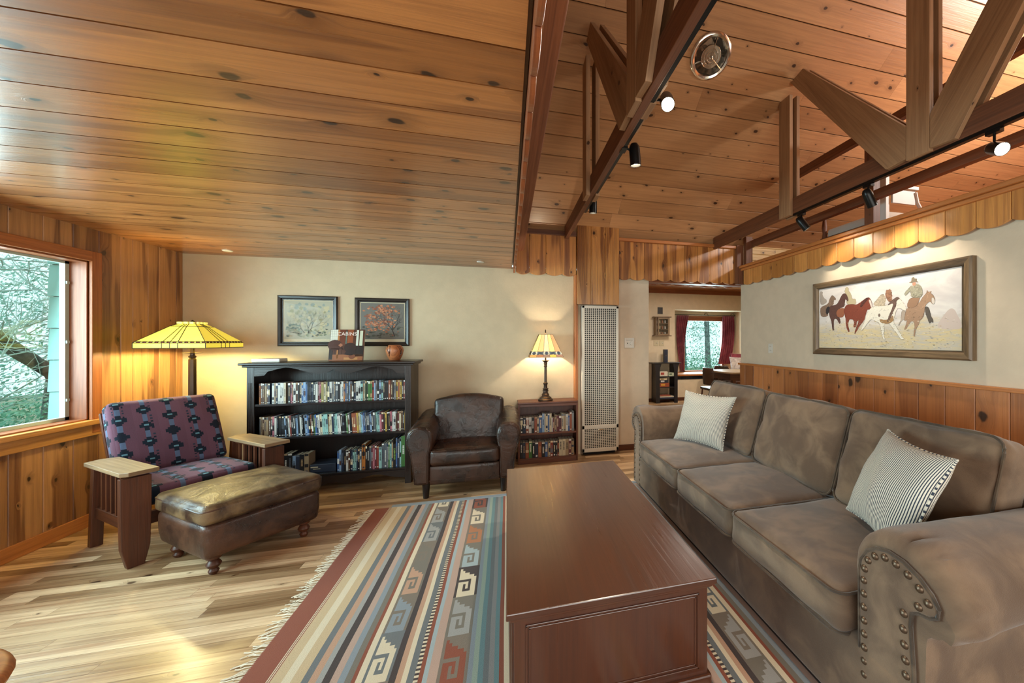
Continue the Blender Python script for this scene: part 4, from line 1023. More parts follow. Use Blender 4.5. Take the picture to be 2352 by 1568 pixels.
t = framed('framed_print', 'black framed print of a bare pale tree, left of the pair', 'Y', -2.27, -1.738, 1.343, 1.866, YB-.002, .045, .03, FR_BLK); print_art(t, -2.228, -1.780, 1.385, 1.824, YB-.010, 0, 3)
t = framed('framed_print', 'black framed print of an orange-leaved tree, right of the pair', 'Y', -1.576, -1.047, 1.342, 1.860, YB-.002, .045, .03, FR_BLK); print_art(t, -1.534, -1.089, 1.384, 1.818, YB-.010, 1, 4)

# ---------------------------------------------------------------- horse painting on the right wall
# 3.2625 1.9795 1.3279999999999998 1.927
PAINT={
 'mountain':[(0.865,0.287),(0.922,0.472),(0.947,0.516),(0.966,0.494),(0.981,0.417),(1.000,0.332),(1.002,0.259),(0.926,0.254)],
 'horse_a':[(0.127,0.880),(0.164,0.806),(0.157,0.781),(0.142,0.796),(0.142,0.710),(0.106,0.691),(0.083,0.629),(0.091,0.524),(0.021,0.521),(0.010,0.616),(0.014,0.694),(0.091,0.733),(0.102,0.821)],
 'rider_b':[(0.237,0.902),(0.248,0.937),(0.244,0.947),(0.261,0.975),(0.278,0.933),(0.272,0.905),(0.295,0.861),(0.304,0.763),(0.333,0.768),(0.340,0.683),(0.282,0.658),(0.254,0.725),(0.268,0.820)],
 'horse_c':[(0.251,0.873),(0.275,0.770),(0.268,0.731),(0.248,0.788),(0.241,0.715),(0.237,0.654),(0.178,0.639),(0.193,0.499),(0.207,0.409),(0.193,0.386),(0.171,0.476),(0.142,0.479),(0.144,0.282),(0.131,0.289),(0.120,0.444),(0.102,0.523),(0.095,0.628),(0.106,0.698),(0.171,0.705),(0.193,0.775),(0.220,0.868)],
 'tail_c':[(0.106,0.691),(0.075,0.683),(0.064,0.606),(0.075,0.553),(0.098,0.588)],
 'back_d':[(0.467,0.653),(0.496,0.710),(0.524,0.781),(0.547,0.786),(0.560,0.716),(0.558,0.663),(0.552,0.608),(0.502,0.606)],
 'back_e':[(0.558,0.795),(0.567,0.846),(0.574,0.830),(0.592,0.840),(0.603,0.740),(0.601,0.686),(0.584,0.656),(0.571,0.703),(0.558,0.751)],
 'tail_f':[(0.241,0.641),(0.193,0.643),(0.164,0.591),(0.171,0.514),(0.200,0.491),(0.234,0.499)],
 'horse_f':[(0.450,0.748),(0.465,0.658),(0.470,0.566),(0.456,0.539),(0.432,0.596),(0.420,0.551),(0.403,0.426),(0.371,0.357),(0.346,0.277),(0.327,0.215),(0.324,0.242),(0.346,0.361),(0.360,0.419),(0.343,0.421),(0.339,0.331),(0.314,0.327),(0.322,0.399),(0.314,0.447),(0.282,0.462),(0.268,0.367),(0.285,0.262),(0.272,0.254),(0.254,0.344),(0.251,0.454),(0.241,0.529),(0.231,0.606),(0.254,0.688),(0.307,0.689),(0.340,0.669),(0.371,0.701),(0.408,0.746),(0.427,0.765)],
 'blaze_f':[(0.435,0.723),(0.450,0.730),(0.459,0.683),(0.469,0.589),(0.460,0.574),(0.447,0.656)],
 'mane_f':[(0.408,0.751),(0.438,0.761),(0.427,0.725),(0.403,0.683),(0.384,0.628),(0.368,0.631),(0.378,0.688)],
 'horse_g':[(0.626,0.691),(0.657,0.694),(0.677,0.638),(0.699,0.566),(0.694,0.524),(0.682,0.531),(0.647,0.574),(0.632,0.539),(0.621,0.456),(0.613,0.386),(0.634,0.304),(0.659,0.217),(0.669,0.174),(0.688,0.140),(0.662,0.134),(0.636,0.224),(0.605,0.301),(0.584,0.367),(0.547,0.361),(0.552,0.265),(0.548,0.199),(0.558,0.127),(0.541,0.144),(0.530,0.244),(0.519,0.374),(0.485,0.406),(0.456,0.442),(0.427,0.377),(0.403,0.309),(0.371,0.252),(0.408,0.424),(0.427,0.551),(0.467,0.624),(0.524,0.619),(0.569,0.616),(0.605,0.674)],
 'mane_g':[(0.616,0.699),(0.639,0.726),(0.659,0.694),(0.634,0.673),(0.632,0.593),(0.611,0.521),(0.587,0.406),(0.569,0.369),(0.579,0.449),(0.605,0.566),(0.616,0.649),(0.571,0.609),(0.595,0.671)],
 'belly_g':[(0.516,0.436),(0.558,0.409),(0.584,0.427),(0.613,0.477),(0.616,0.391),(0.574,0.354),(0.524,0.379)],
 'spot_g':[(0.511,0.514),(0.522,0.503),(0.524,0.479),(0.516,0.457),(0.508,0.476)],
 'horse_h':[(0.817,0.728),(0.820,0.770),(0.828,0.735),(0.848,0.751),(0.839,0.723),(0.856,0.689),(0.865,0.638),(0.862,0.584),(0.848,0.581),(0.839,0.619),(0.821,0.603),(0.808,0.561),(0.804,0.471),(0.795,0.412),(0.777,0.384),(0.772,0.334),(0.754,0.269),(0.749,0.182),(0.742,0.165),(0.744,0.255),(0.749,0.352),(0.730,0.389),(0.709,0.329),(0.696,0.274),(0.682,0.267),(0.696,0.341),(0.701,0.402),(0.682,0.379),(0.692,0.509),(0.706,0.579),(0.749,0.583),(0.777,0.618),(0.795,0.683)],
 'hind_h':[(0.667,0.534),(0.692,0.529),(0.692,0.414),(0.667,0.396),(0.649,0.319),(0.646,0.336),(0.663,0.407)],
 'face_h':[(0.845,0.671),(0.860,0.653),(0.865,0.599),(0.856,0.576),(0.845,0.603)],
 'boot_h':[(0.808,0.561),(0.830,0.546),(0.843,0.426),(0.855,0.376),(0.852,0.341),(0.845,0.367),(0.835,0.331),(0.821,0.409),(0.810,0.471)],
 'chaps_h':[(0.721,0.691),(0.703,0.621),(0.701,0.569),(0.730,0.549),(0.763,0.579),(0.777,0.658),(0.779,0.683)],
 'coat_h':[(0.728,0.855),(0.706,0.808),(0.683,0.758),(0.692,0.721),(0.711,0.766),(0.723,0.783),(0.726,0.691),(0.781,0.679),(0.795,0.715),(0.792,0.805),(0.772,0.861),(0.753,0.866),(0.744,0.840)],
 'skin_h':[(0.732,0.888),(0.753,0.893),(0.756,0.866),(0.749,0.840),(0.735,0.851)],
 'hat_h':[(0.710,0.898),(0.730,0.905),(0.728,0.947),(0.742,0.962),(0.749,0.935),(0.763,0.932),(0.759,0.902),(0.773,0.881),(0.744,0.898),(0.730,0.886)],
 'rider_a':[(0.007,0.957),(0.021,0.965),(0.039,0.935),(0.029,0.923),(0.049,0.833),(0.071,0.815),(0.075,0.761),(0.037,0.730),(0.010,0.748)],
}

GOLDF = wood('antique_gold_frame', sr(128,104,76), sr(70,54,40), rough=.38, knots=0, heart=.5, var=.05, grain=.7, gscale=2)
y0, y1, z0, z1 = 1.9795, 3.2625, 1.328, 1.927
t = framed('framed_painting', 'wide painting of galloping horses and riders in a bronze frame above the sofa', 'X', y0-.072, y1+.072, z0-.068, z1+.062, XR-.001, .075, .055, GOLDF, 'painting')
px = XR-.03
def canvas_mat():
    s = NT('painted_canvas'); uv = s.N('ShaderNodeUVMap').outputs[0]; u, v, _ = s.sep(uv)
    n1 = s.noise(uv, 4, 5, .6, 1.); n2 = s.noise(s.xyz(s.math('MULTIPLY', u, 6), s.math('MULTIPLY', v, 16)), 1., 5, .65, 1.5); n3 = s.noise(uv, 30, 4, .7)
    sky = s.mix(s.ramp(n1, .3, .7), sr(206,198,196), sr(228,222,216)); gr = s.mix(s.ramp(n2, .35, .65), sr(216,196,150), sr(196,188,176))
    gr = s.mix(s.ramp(n3, .6, .68, 0, .5), gr, sr(150,142,130))
    e = s.math('ADD', v, s.math('MULTIPLY_ADD', n1, .5, -.25)); c = s.mix(s.ramp(e, .22, .50), gr, sky)
    s.L(c, s.b.inputs['Base Color']); s.set(Roughness=.6); s.bump(n3, .2, .002); return s.m
b = MB(); b.box(px, px+.02, y0, y1, z0, z1)
for i, f in enumerate(b.f): b.uv[i] = [((y1-b.v[k][1])/(y1-y0)*1., (b.v[k][2]-z0)/(z1-z0)) for k in f]
b.build('canvas', canvas_mat(), t)
PC = dict(mountain=(206,188,178), horse_a=(128,104,88), rider_b=(186,172,140), horse_c=(92,62,56), tail_c=(44,40,44), back_d=(184,168,146), back_e=(150,108,84), tail_f=(150,92,66), horse_f=(126,62,46), blaze_f=(216,200,190), mane_f=(84,46,40), horse_g=(226,220,206), mane_g=(108,84,74), belly_g=(160,124,84), spot_g=(120,100,90), horse_h=(168,134,108), hind_h=(176,160,146), face_h=(216,204,192), boot_h=(92,82,74), chaps_h=(158,122,96), coat_h=(158,152,132), skin_h=(190,140,114), hat_h=(130,116,96), rider_a=(164,152,142))
order = ['mountain', 'rider_a', 'horse_a', 'back_e', 'back_d', 'rider_b', 'horse_c', 'tail_c', 'tail_f', 'horse_f', 'mane_f', 'blaze_f', 'hind_h', 'horse_h', 'face_h', 'chaps_h', 'boot_h', 'coat_h', 'skin_h', 'hat_h', 'horse_g', 'belly_g', 'mane_g', 'spot_g']
b = MB(); rng = random.Random(2)
def CV(p): return (y1-p[0]*(y1-y0), z0+p[1]*(z1-z0))
for k, nm in enumerate(order):
    c = sr(*PC[nm]); pp_ = PAINT[nm]
    for _ in range(2): pp_ = [q_ for i in range(len(pp_)) for q_ in ((pp_[i][0]*.78+pp_[(i+1) % len(pp_)][0]*.22, pp_[i][1]*.78+pp_[(i+1) % len(pp_)][1]*.22), (pp_[i][0]*.22+pp_[(i+1) % len(pp_)][0]*.78, pp_[i][1]*.22+pp_[(i+1) % len(pp_)][1]*.78))]
    pts = [CV(p) for p in pp_]; x = px-.0003-k*.00008
    # tessellate roughly with ngon; brush dabs follow inside it
    vs = [(x, *p) for p in pts]; b.add(vs, [tuple(range(len(vs)))], None, None, [c])
    ys = [p[0] for p in pts]; zs = [p[1] for p in pts]
    def inside(p):
        r = False; j = len(pts)-1
        for i in range(len(pts)):
            if (pts[i][1] > p[1]) != (pts[j][1] > p[1]) and p[0] < (pts[j][0]-pts[i][0])*(p[1]-pts[i][1])/(pts[j][1]-pts[i][1])+pts[i][0]: r = not r
            j = i
        return r
    if nm not in ('mountain', 'skin_h'):
        dk = tuple(q*.38 for q in c) if nm != 'horse_g' else sr(150, 126, 100)
        for i in range(len(pts)):
            if rng.random() < .2: continue
            p, q = Vector(pts[i]), Vector(pts[(i+1) % len(pts)]); d = q-p
            if d.length < 1e-5: continue
            nn2 = Vector((-d.y, d.x)).normalized()*rng.uniform(.0007, .0018); x2 = x-.00004
            b.add([(x2, *(p-nn2)), (x2, *(q-nn2*.5)), (x2, *(q+nn2*.5)), (x2, *(p+nn2))], [(0, 1, 2, 3)], None, None, [dk])
    if nm.startswith(('horse', 'back', 'coat', 'mane')):
        for _ in range(150):
            p = (rng.uniform(min(ys), max(ys)), rng.uniform(min(zs), max(zs)))
            if not inside(p): continue
            f = rng.choice((.55, .7, 1.25, 1.4)); a = rng.uniform(-.9, .9)-.5; L = rng.uniform(.004, .014); w = rng.uniform(.0012, .003)
            dx, dz = cos(a)*L, sin(a)*L; cc = tuple(min(1, q*f) for q in c); x2 = x-.000045-_*2e-7
            b.add([(x2, p[0]-dx-dz*w/L, p[1]-dz+dx*w/L), (x2, p[0]+dx, p[1]+dz), (x2, p[0]-dx+dz*w/L, p[1]-dz-dx*w/L)], [(0, 1, 2)], None, None, [cc])
for _ in range(420):
    u = rng.random(); v = rng.random()**1.3*.42
    y, z = CV((.02+u*.96, .02+v)); c = sr(*rng.choice([(196,168,110), (214,204,184), (160,146,120), (216,196,150), (150,150,150), (226,218,200)])); x2 = px-.00245
    L = rng.uniform(.003, .012); w = rng.uniform(.001, .003); b.add([(x2, y-L, z), (x2, y, z+w), (x2, y+L, z+w*.5), (x2, y, z-w)], [(0, 1, 2, 3)], None, None, [c])
b.build('painted_figures', attr('oil_paint', .55), t)

# ================================================================ low bookcase, lamp
t = T('low_bookcase', 'small two-shelf mahogany bookcase beside the wall heater', 'bookcase', (.457, 4.54, 0))
b = MB(); b.box(.112, .802, 4.425, 4.67, .678, .70, 0); b.build('top', MAHOG, t, bevel=.006)
for x in (.117, .778): b = MB(); b.box(x, x+.02, 4.43, 4.67, 0, .678, 2); b.build('side_panel', MAHOG, t, bevel=.002)
b = MB(); b.box(.137, .778, 4.658, 4.668, .02, .678); b.build('back_panel', MAHOG, t)
b = MB(); b.box(.137, .778, 4.432, 4.445, .645, .678, 0); b.build('rail', MAHOG, t, bevel=.002)
b = MB(); b.box(.137, .778, 4.432, 4.445, .0, .045, 0); b.build('plinth', MAHOG, t, bevel=.002)
for z in (.345, .062): b = MB(); b.box(.137, .778, 4.435, 4.658, z-.02, z, 0); b.build('shelf', MAHOG, t, bevel=.002)
rng = random.Random(12)
def seq(spec, x, z, place, group):
    tot = sum(w for _, w, _ in spec); k = (.776-x-.02)/tot
    for i, (c, w, h) in enumerate(spec):
        w *= k; book(c, x, 4.452+rng.uniform(-.004, .004), z+.001, w-.001, h, .15, 0, f"{CN[c][0]} spined novel, {ordn(i+1)} from left on the low bookcase's {place} shelf", 'book', group, rng, 'book'); x += w
seq([('K', 5, .178), ('N', 5, .18), ('Z', 5, .18), ('W', 5, .18), ('K', 5, .178), ('Z', 5, .178), ('C', 3, .18), ('U', 6, .195), ('L', 4, .215), ('C', 2, .213), ('C', 4, .21), ('U', 3, .214), ('C', 4, .212), ('W', 2, .165), ('M', 3, .16), ('T', 4, .19), ('M', 4, .18), ('M', 5, .18), ('C', 4, .205), ('T', 4, .2), ('W', 4, .195), ('U', 3, .195), ('Z', 4, .215), ('E', 4, .225)], .14, .345, 'upper', 'novels on the upper shelf of the low bookcase')
seq([('K', 4.5, .175), ('N', 5, .177), ('Z', 6, .175), ('G', 6, .19), ('K', 5, .172), ('N', 6, .172), ('Z', 6, .175), ('K', 6, .168), ('U', 5, .17), ('T', 2, .17), ('C', 3, .175), ('R', 5, .178), ('K', 5, .174), ('K', 3, .174), ('Z', 3, .174), ('C', 6, .188), ('C', 6, .188), ('T', 6, .186), ('M', 5, .186), ('T', 5, .186)], .14, .062, 'lower', 'novels on the lower shelf of the low bookcase')
def shade(t, cx, cy, rings, sides, cols, st, lead=.003, name='shade', extra=None):
    """stained glass shade: rings = [(hx, hy, z)], panels per side"""
    b = MB(); L = MB()
    for k in range(len(rings)-1):
        (ax, ay, az), (bx, by, bz) = rings[k], rings[k+1]
        for sx, sy in ((0, -1), (1, 0), (0, 1), (-1, 0)):
            n = sides[k]
            def pt(hx, hy, z, u):
                return (cx+(u*hx if sx == 0 else sx*hx), cy+(u*hy if sy == 0 else sy*hy), z)
            us = n if isinstance(n, (list, tuple)) else [-1+2*i/n for i in range(n+1)]
            for i in range(len(us)-1):
                c = cols(k, i, len(us)-1, (sx, sy)); p = [pt(ax, ay, az, us[i]), pt(ax, ay, az, us[i+1]), pt(bx, by, bz, us[i+1]), pt(bx, by, bz, us[i])]
                b.add(p, [(0, 1, 2, 3)], None, None, [sr(*c)]); L.tube([p[0], p[3]], lead, 4); L.tube([p[2], p[3]], lead, 4)
                if k == 0: L.tube([p[0], p[1]], lead, 4)
    s = b.build(name, stained('stained_glass_%d' % int(st*100), st), t); L.build('lead_came', plain('lead', sr(66,50,34), .5, .3), s); return s
# table lamp
lx, ly = .432, 4.53
t = T('table_lamp', 'lit table lamp with tapered amber stained glass shade on the low bookcase', 'lamp', (lx, ly, .70))
b = MB(); b.lathe([(.085, 0), (.085, .014), (.076, .022), (.070, .026), (.068, .036), (.045, .052), (.040, .065), (.046, .070), (.040, .076), (.030, .09), (.026, .105), (.035, .110), (.034, .118), (.026, .122), (.034, .135), (.034, .14), (.022, .145), (.020, .18), (.026, .192), (.027, .205), (.018, .212), (.015, .22), (.0145, .39), (.020, .397), (.020, .405), (.015, .41), (.021, .432), (.018, .444), (.034, .462), (.045, .468), (.010, .470), (.008, .50)], (lx, ly, .70), 28); b.build('base', BRONZE, t, smooth=True, angle=30)
b = MB(); b.lathe([(.004, 1.42), (.004, 1.485), (.010, 1.49), (.007, 1.50), (.0085, 1.515), (0, 1.535)], (lx, ly, 0), 12); b.build('finial', BRONZE, t, smooth=True)
def tc(k, i, n, s):
    if k == 0: return [(248,222,140), (228,190,130), (230,204,164), (248,222,140), (206,156,112)][i % 5]
    if k == 1: return (92,100,112) if i % 2 else (224,214,190)
    return [(216,156,92), (176,120,84), (150,120,104), (232,184,90), (160,120,100)][i % 5]
sh = shade(t, lx, ly, [(.078, .055, 1.472), (.165, .115, 1.275), (.180, .126, 1.24), (.192, .134, 1.212)], [5, 15, 5], tc, .55, .0016)
b = MB()
for i in range(5):
    for sy in (-1,):
        u = (-1+2*(i+.5)/5); x, y, z = lx+u*.1735, ly-.122, 1.2575; b.c = sr(52,62,78)
        b.prism([(x-.028, z), (x, z-.016), (x+.028, z), (x, z+.016)], y-.003, y+.002, 'XZ')
b.build('diamond_inset', ATT, sh)
b = MB(); b.ell((lx, ly, 1.31), (.03, .03, .04)); b.build('bulb', emis('bulb_soft', (1, .85, .62), 12), t, smooth=True)

# floor lamp
fx, fy = -2.675, 4.20
t = T('floor_lamp', 'floor lamp with wide square yellow stained glass shade in the left corner', 'lamp', (fx, fy, 0))
b = MB(); b.lathe([(.15, 0), (.15, .015), (.12, .03), (.05, .05), (.028, .08)], (fx, fy, 0), 32); b.build('base', BRONZE, t, smooth=True)
b = MB(); b.lathe([(.030, .06), (.026, 1.235), (.018, 1.245), (.026, 1.255), (.027, 1.262), (.016, 1.27), (.015, 1.285), (.014, 1.32), (.022, 1.34), (.022, 1.35), (.010, 1.36), (.010, 1.36)], (fx, fy, 0), 8); b.build('pole', BRONZE, t, smooth=True, angle=30)
b = MB(); b.lathe([(.012, 1.287), (.065, 1.292), (.066, 1.294), (.012, 1.291)], (fx, fy, 0), 28); b.build('tray', BRONZE, t, smooth=True)
us = [-1, -.22, -.0, .22, 1]
def fc(k, i, n, s): return (244,224,84) if k != 2 else ((110,50,28) if i % 2 else (240,220,96))
sh = shade(t, fx, fy, [(.058, .058, 1.545), (.095, .095, 1.522), (.228, .228, 1.392), (.237, .237, 1.380), (.237, .237, 1.338)], [us, us, 24, us], fc, .6, .0032)
b = MB()
for sx, sy in ((0, -1), (1, 0), (0, 1), (-1, 0)): 
    for k in range(3): b.c = sr(248,238,120); u = -.04+k*.04; b.box(fx+sx*.070+(u-.014 if sx == 0 else -.005), fx+sx*.070+(u+.014 if sx == 0 else .005), fy+sy*.070+(u-.014 if sy == 0 else -.005), fy+sy*.070+(u+.014 if sy == 0 else .005), 1.545, 1.562)
b.build('crown', MATS['stained_glass_60'], sh)
b = MB(); b.lathe([(.004, 1.40), (.004, 1.55), (.016, 1.56), (.012, 1.572), (0, 1.582)], (fx, fy, 0), 16); b.build('finial', BRONZE, t, smooth=True)

# ================================================================ wall heater
hx0, hx1, hy, hz0, hz1 = .873, 1.332, 4.56, .045, 1.825
ENA = plain('heater_enamel', sr(206,196,180), .4)
t = T('wall_heater', 'tall beige wall furnace with perforated louvre front below the pine column', 'heater', (1.10, 4.6, 0))
b = MB(); b.box(hx0, hx1, hy+.012, 4.675, hz0, hz1-.004); b.build('cabinet', ENA, t, bevel=.004)
b = MB(); b.box(hx0+.03, hx1-.03, 4.62, 4.66, 0.001, hz0); b.build('plinth', DARK, t)
def louv(x0, x1, z0, z1, nx, nz, name):
    b = MB(); b.m = 1; b.box(x0, x1, hy+.0095, hy+.0115, z0, z1); b.m = 0
    px_ = (x1-x0)/nx; pz = (z1-z0)/nz
    for i in range(nx+1): x = x0+i*px_; b.box(x-px_*.12, x+px_*.12, hy, hy+.005, z0, z1, 2)
    for j in range(nz+1): z = z0+j*pz; b.box(x0, x1, hy-.002, hy+.006, z-pz*.16, z+pz*.16, 0)
    b.build(name, [ENA, plain('heater_inside', (.02,.018,.015), .7)], t)
fr_ = MB(); 
for x0, x1, z0, z1 in ((hx0, hx0+.03, hz0, hz1), (hx1-.03, hx1, hz0, hz1), (hx0, hx1, hz1-.03, hz1), (hx0, hx1, hz0, hz0+.045), (hx0, hx1, .325, .37)): fr_.box(x0, x1, hy-.004, hy+.012, z0, z1)
fr_.build('front_frame', ENA, t, bevel=.003)
louv(hx0+.03, hx1-.03, .37, hz1-.03, 16, 62, 'grille'); louv(hx0+.03, hx1-.03, hz0+.045, .325, 16, 12, 'lower_grille')
b = MB(); b.cush((1.10, hy-.012, .318), (.035, .012, .010), .006, 0, 6); b.build('latch_handle', CHROME, t, smooth=True)
t = T('thermostat', 'square white thermostat with a round dial on the grey wall by the heater', 'thermostat', (1.505, YB-.01, 1.31))
b = MB(); b.box(1.443, 1.572, YB-.014, YB-.0005, 1.308, 1.435); b.build('plate', WHITE, t, bevel=.002)
b = MB(); b.lathe([(.024, 0), (.022, .018), (0, .019)], (1.535, YB-.014, 1.365), 20, axis=(0, -1, 0)); b.build('dial', WHITE, t, smooth=True)
b = MB(); b.box(1.475, 1.485, YB-.0155, YB-.014, 1.36, 1.372); b.box(1.46, 1.55, YB-.0148, YB-.014, 1.405, 1.408); b.build('markings', DARK, t)
t = T('wall_outlet', 'white electrical outlet plate on the wall left of the horse painting', 'outlet', (XR, 4.052, 1.246))
b = MB(); b.box(XR-.007, XR-.0005, 4.012, 4.093, 1.246, 1.362); b.build('plate', WHITE, t, bevel=.002)
b = MB()
for z in (1.28, 1.328):
    for dy in (-.008, .008): b.box(XR-.0078, XR-.007, 4.052+dy-.0015, 4.052+dy+.0015, z-.007, z+.007)
b.build('slots', DARK, t)
for x, y, lab in ((.0, 4.35, 'small white plate on the low pine ceiling near the back wall, right one'), (-2.55, 4.42, 'small white plate on the low pine ceiling above the floor lamp, left one')):
    b = MB(); b.lathe([(.035, 0), (.04, .006), (.04, .008)], (x if x else -.28, y, 2.242), 20); tag(b.build('ceiling_plate', WHITE, smooth=True), lab, 'ceiling fixture')

# ================================================================ dining room
t = T('magazine_stand', 'dark open shelf stand with flared sides against the dining room wall', 'shelf', (3.50, 8.0, 0))
NAVY = plain('black_paint', sr(30,28,34), .35)
for y, nm in ((7.96, 0), (8.22, 1)): pass
for x in (3.20, 3.68):
    b = MB(); o = [(7.93, 0), (8.27, 0), (8.27, .90), (7.95, .90), (7.97, .80), (7.99, .70), (7.98, .3)]
    sg = 1 if x < 3.4 else -1
    pts = [(x, 0), (x+.09*1, 0), (x+.085, .70), (x+.10, .80), (x+.13, .885), (x-.04, .885), (x-.02, .80), (x-.01, .70)] if sg > 0 else [(x-.04, 0), (x+.04, 0), (x+.04, .70), (x+.05, .80), (x+.08, .885), (x-.08, .885), (x-.055, .80), (x-.04, .70)]
    b.prism(pts, 7.97, 7.99, 'XZ'); b.box(pts[0][0], pts[0][0]+.02, 7.99, 8.25, .02, .885); b.build('side_panel', NAVY, t)
b = MB(); b.box(3.12, 3.80, 7.95, 8.26, .885, .905); b.build('top', NAVY, t, bevel=.003)
for z in (.60, .36, .10): b = MB(); b.box(3.215, 3.70, 7.98, 8.25, z-.015, z); b.build('shelf', NAVY, t)
def boxthing(name, lab, cat, x0, x1, y0, y1, z0, z1, col, mark=None, group=None):
    b = MB(); b.c = sr(*col); b.box(x0, x1, y0, y1, z0, z1)
    if mark: b.c = sr(*mark); b.box(x0+(x1-x0)*.12, x0+(x1-x0)*.55, y0-.001, y0, z0+(z1-z0)*.3, z0+(z1-z0)*.8)
    return tag(b.build(name, ATT), lab, cat, group)
boxthing('game_box', 'cream and red box, left one on the upper shelf of the dark stand', 'box', 3.30, 3.49, 8.0, 8.2, .601, .705, (214,204,186), (160,60,50))
boxthing('game_box', 'pale green box, right one on the upper shelf of the dark stand', 'box', 3.51, 3.66, 8.0, 8.2, .601, .675, (190,196,170), (90,110,90))
boxthing('book', 'cream book on top of the pile on the middle shelf of the dark stand', 'book', 3.30, 3.47, 8.0, 8.2, .516, .552, (214,196,160), (120,90,50))
boxthing('book', 'dark navy book in the middle of the pile on the dark stand', 'book', 3.30, 3.50, 8.0, 8.2, .450, .515, (44,46,60), (200,200,200))
boxthing('book', 'thick red-brown book at the bottom of the pile on the dark stand', 'book', 3.30, 3.53, 8.0, 8.2, .361, .449, (150,76,50), (206,150,60))
for i, (w, c, lab) in enumerate(((.40, (60,70,92), 'blue grey book at the base of the lowest pile on the dark stand'), (.36, (206,196,176), 'cream book in the middle of the lowest pile on the dark stand'), (.26, (160,90,70), 'reddish book on top of the lowest pile on the dark stand'))):
    boxthing('book', lab, 'book', 3.30, 3.30+w, 8.0, 8.2, .1005+i*.025, .1245+i*.025, c)
boxthing('bottle_box', 'tall dark blue gift box with a gold emblem standing on the dark stand', 'box', 3.43, 3.515, 8.05, 8.13, .906, 1.20, (30,36,58))
o = bpy.data.objects['bottle_box']; b = MB(); b.lathe([(.014, 0), (0, .001)], (3.472, 8.0495, 1.06), 12, axis=(0, -1, 0)); b.build('emblem', BRASS, o)
t = T('curio_cabinet', 'small wooden wall cabinet with a glazed door beside the dining window', 'cabinet', (3.45, 8.2, 1.50))
b = MB(); b.box(3.22, 3.64, 8.12, 8.27, 1.93, 1.95); b.box(3.22, 3.64, 8.12, 8.27, 1.50, 1.52); b.box(3.26, 3.28, 8.14, 8.27, 1.52, 1.93); b.box(3.58, 3.60, 8.14, 8.27, 1.52, 1.93); b.box(3.28, 3.58, 8.25, 8.27, 1.52, 1.93)
for z in (1.655, 1.79): b.box(3.28, 3.58, 8.15, 8.25, z, z+.01)
b.build('case', MISSION_TOP, t, bevel=.002)
b = MB(); [b.box(*q, 8.125, 8.138, *r) for q, r in (((3.30, 3.33), (1.525, 1.925)), ((3.55, 3.58), (1.525, 1.925)), ((3.33, 3.55), (1.525, 1.555)), ((3.33, 3.55), (1.895, 1.925)), ((3.33, 3.55), (1.66, 1.667)), ((3.33, 3.55), (1.79, 1.797)))]
dr = b.build('door', MISSION_TOP, t); b = MB(); b.box(3.33, 3.55, 8.130, 8.132, 1.555, 1.895); b.build('pane', glass('cab_glass'), dr); b = MB(); b.ell((3.57, 8.12, 1.72), (.006, .006, .006), 8, 6); b.build('knob', BRASS, dr)
k = 0
for z, nm in ((1.531, 'lower'), (1.666, 'middle'), (1.801, 'upper')):
    for x, c, lr in ((3.375, (190,170,130), 'left'), (3.44, (150,90,60), 'middle'), (3.51, (200,196,190), 'right')):
        b = MB(); b.c = sr(*c); b.lathe([(.014, 0), (.018, .02), (.012, .05), (.014, .065), (0, .067)], (x, 8.2, z), 10); tag(b.build('trinket', ATT, smooth=True), f'tiny ornament, {lr} one on the {nm} shelf of the glazed wall cabinet', 'ornament', 'ornaments in the wall cabinet')
boxthing('wall_plaque', 'small dark rectangular plaque above the wall cabinet in the dining room', 'plaque', 3.36, 3.48, 8.262, 8.279, 2.02, 2.17, (36,28,26))
for x, lab in ((3.265, 'left one of two beige switch plates under the wall cabinet'), (3.40, 'right one of two beige switch plates under the wall cabinet')):
    t = T('switch_plate', lab, 'switch', (x+.055, 8.275, 1.28), 0, 'switch plates in the dining room'); b = MB(); b.box(x, x+.115, 8.270, 8.279, 1.28, 1.40); b.build('plate', plain('almond', sr(200,186,154), .4), t, bevel=.002)
    b = MB(); b.box(x+.035, x+.045, 8.262, 8.27, 1.335, 1.35); b.lathe([(.012, 0), (.01, .012), (0, .012)], (x+.08, 8.27, 1.343), 12, axis=(0, -1, 0)); b.build('toggle', WHITE, t)
# curtains
CUR = fabric('curtain_red', sr(104,34,48), sr(140,60,72), 5, sheen=.4)
def curtain(lab, pts_top, pts_bot, z0, z1, side):
    t = T('curtain', lab, 'curtain', ((pts_top[0]+pts_top[1])/2, 8.74, z0), 0, 'red curtains at the dining window'); b = MB(); n = 44; m = 12; vs = []
    for j in range(m+1):
        v = j/m; xa = pts_top[0]*(1-v)+pts_bot[0]*v; xb = pts_top[1]*(1-v)+pts_bot[1]*v
        sag = .05*sin(pi*v)*side
        for i in range(n+1): u = i/n; vs.append((xa+(xb-xa)*u+sag, 8.74+.022*sin(u*2*pi*6)*(1+.3*sin(v*5+i)), z1+(z0-z1)*v))
    b.add(vs, [(j*(n+1)+i, j*(n+1)+i+1, (j+1)*(n+1)+i+1, (j+1)*(n+1)+i) for j in range(m) for i in range(n)])
    o = b.build('panel', CUR, t, smooth=True, angle=0); s = o.modifiers.new('Solidify', 'SOLIDIFY'); s.thickness = .003
curtain('red curtain drawn to the left side of the dining window', (4.05, 4.38), (4.16, 4.24), .63, 2.03, -1)
curtain('red curtain drawn to the right side of the dining window', (5.33, 5.66), (5.20, 5.55), .80, 2.03, 1)
t = T('curtain_rod', 'thin dark curtain rod with curled bracket ends over the dining window', 'curtain rod', (4.85, 8.74, 2.04))
b = MB(); b.tube([(3.98, 8.74, 2.045), (5.70, 8.74, 2.045)], .008, 8); b.build('rod', BRONZE, t)
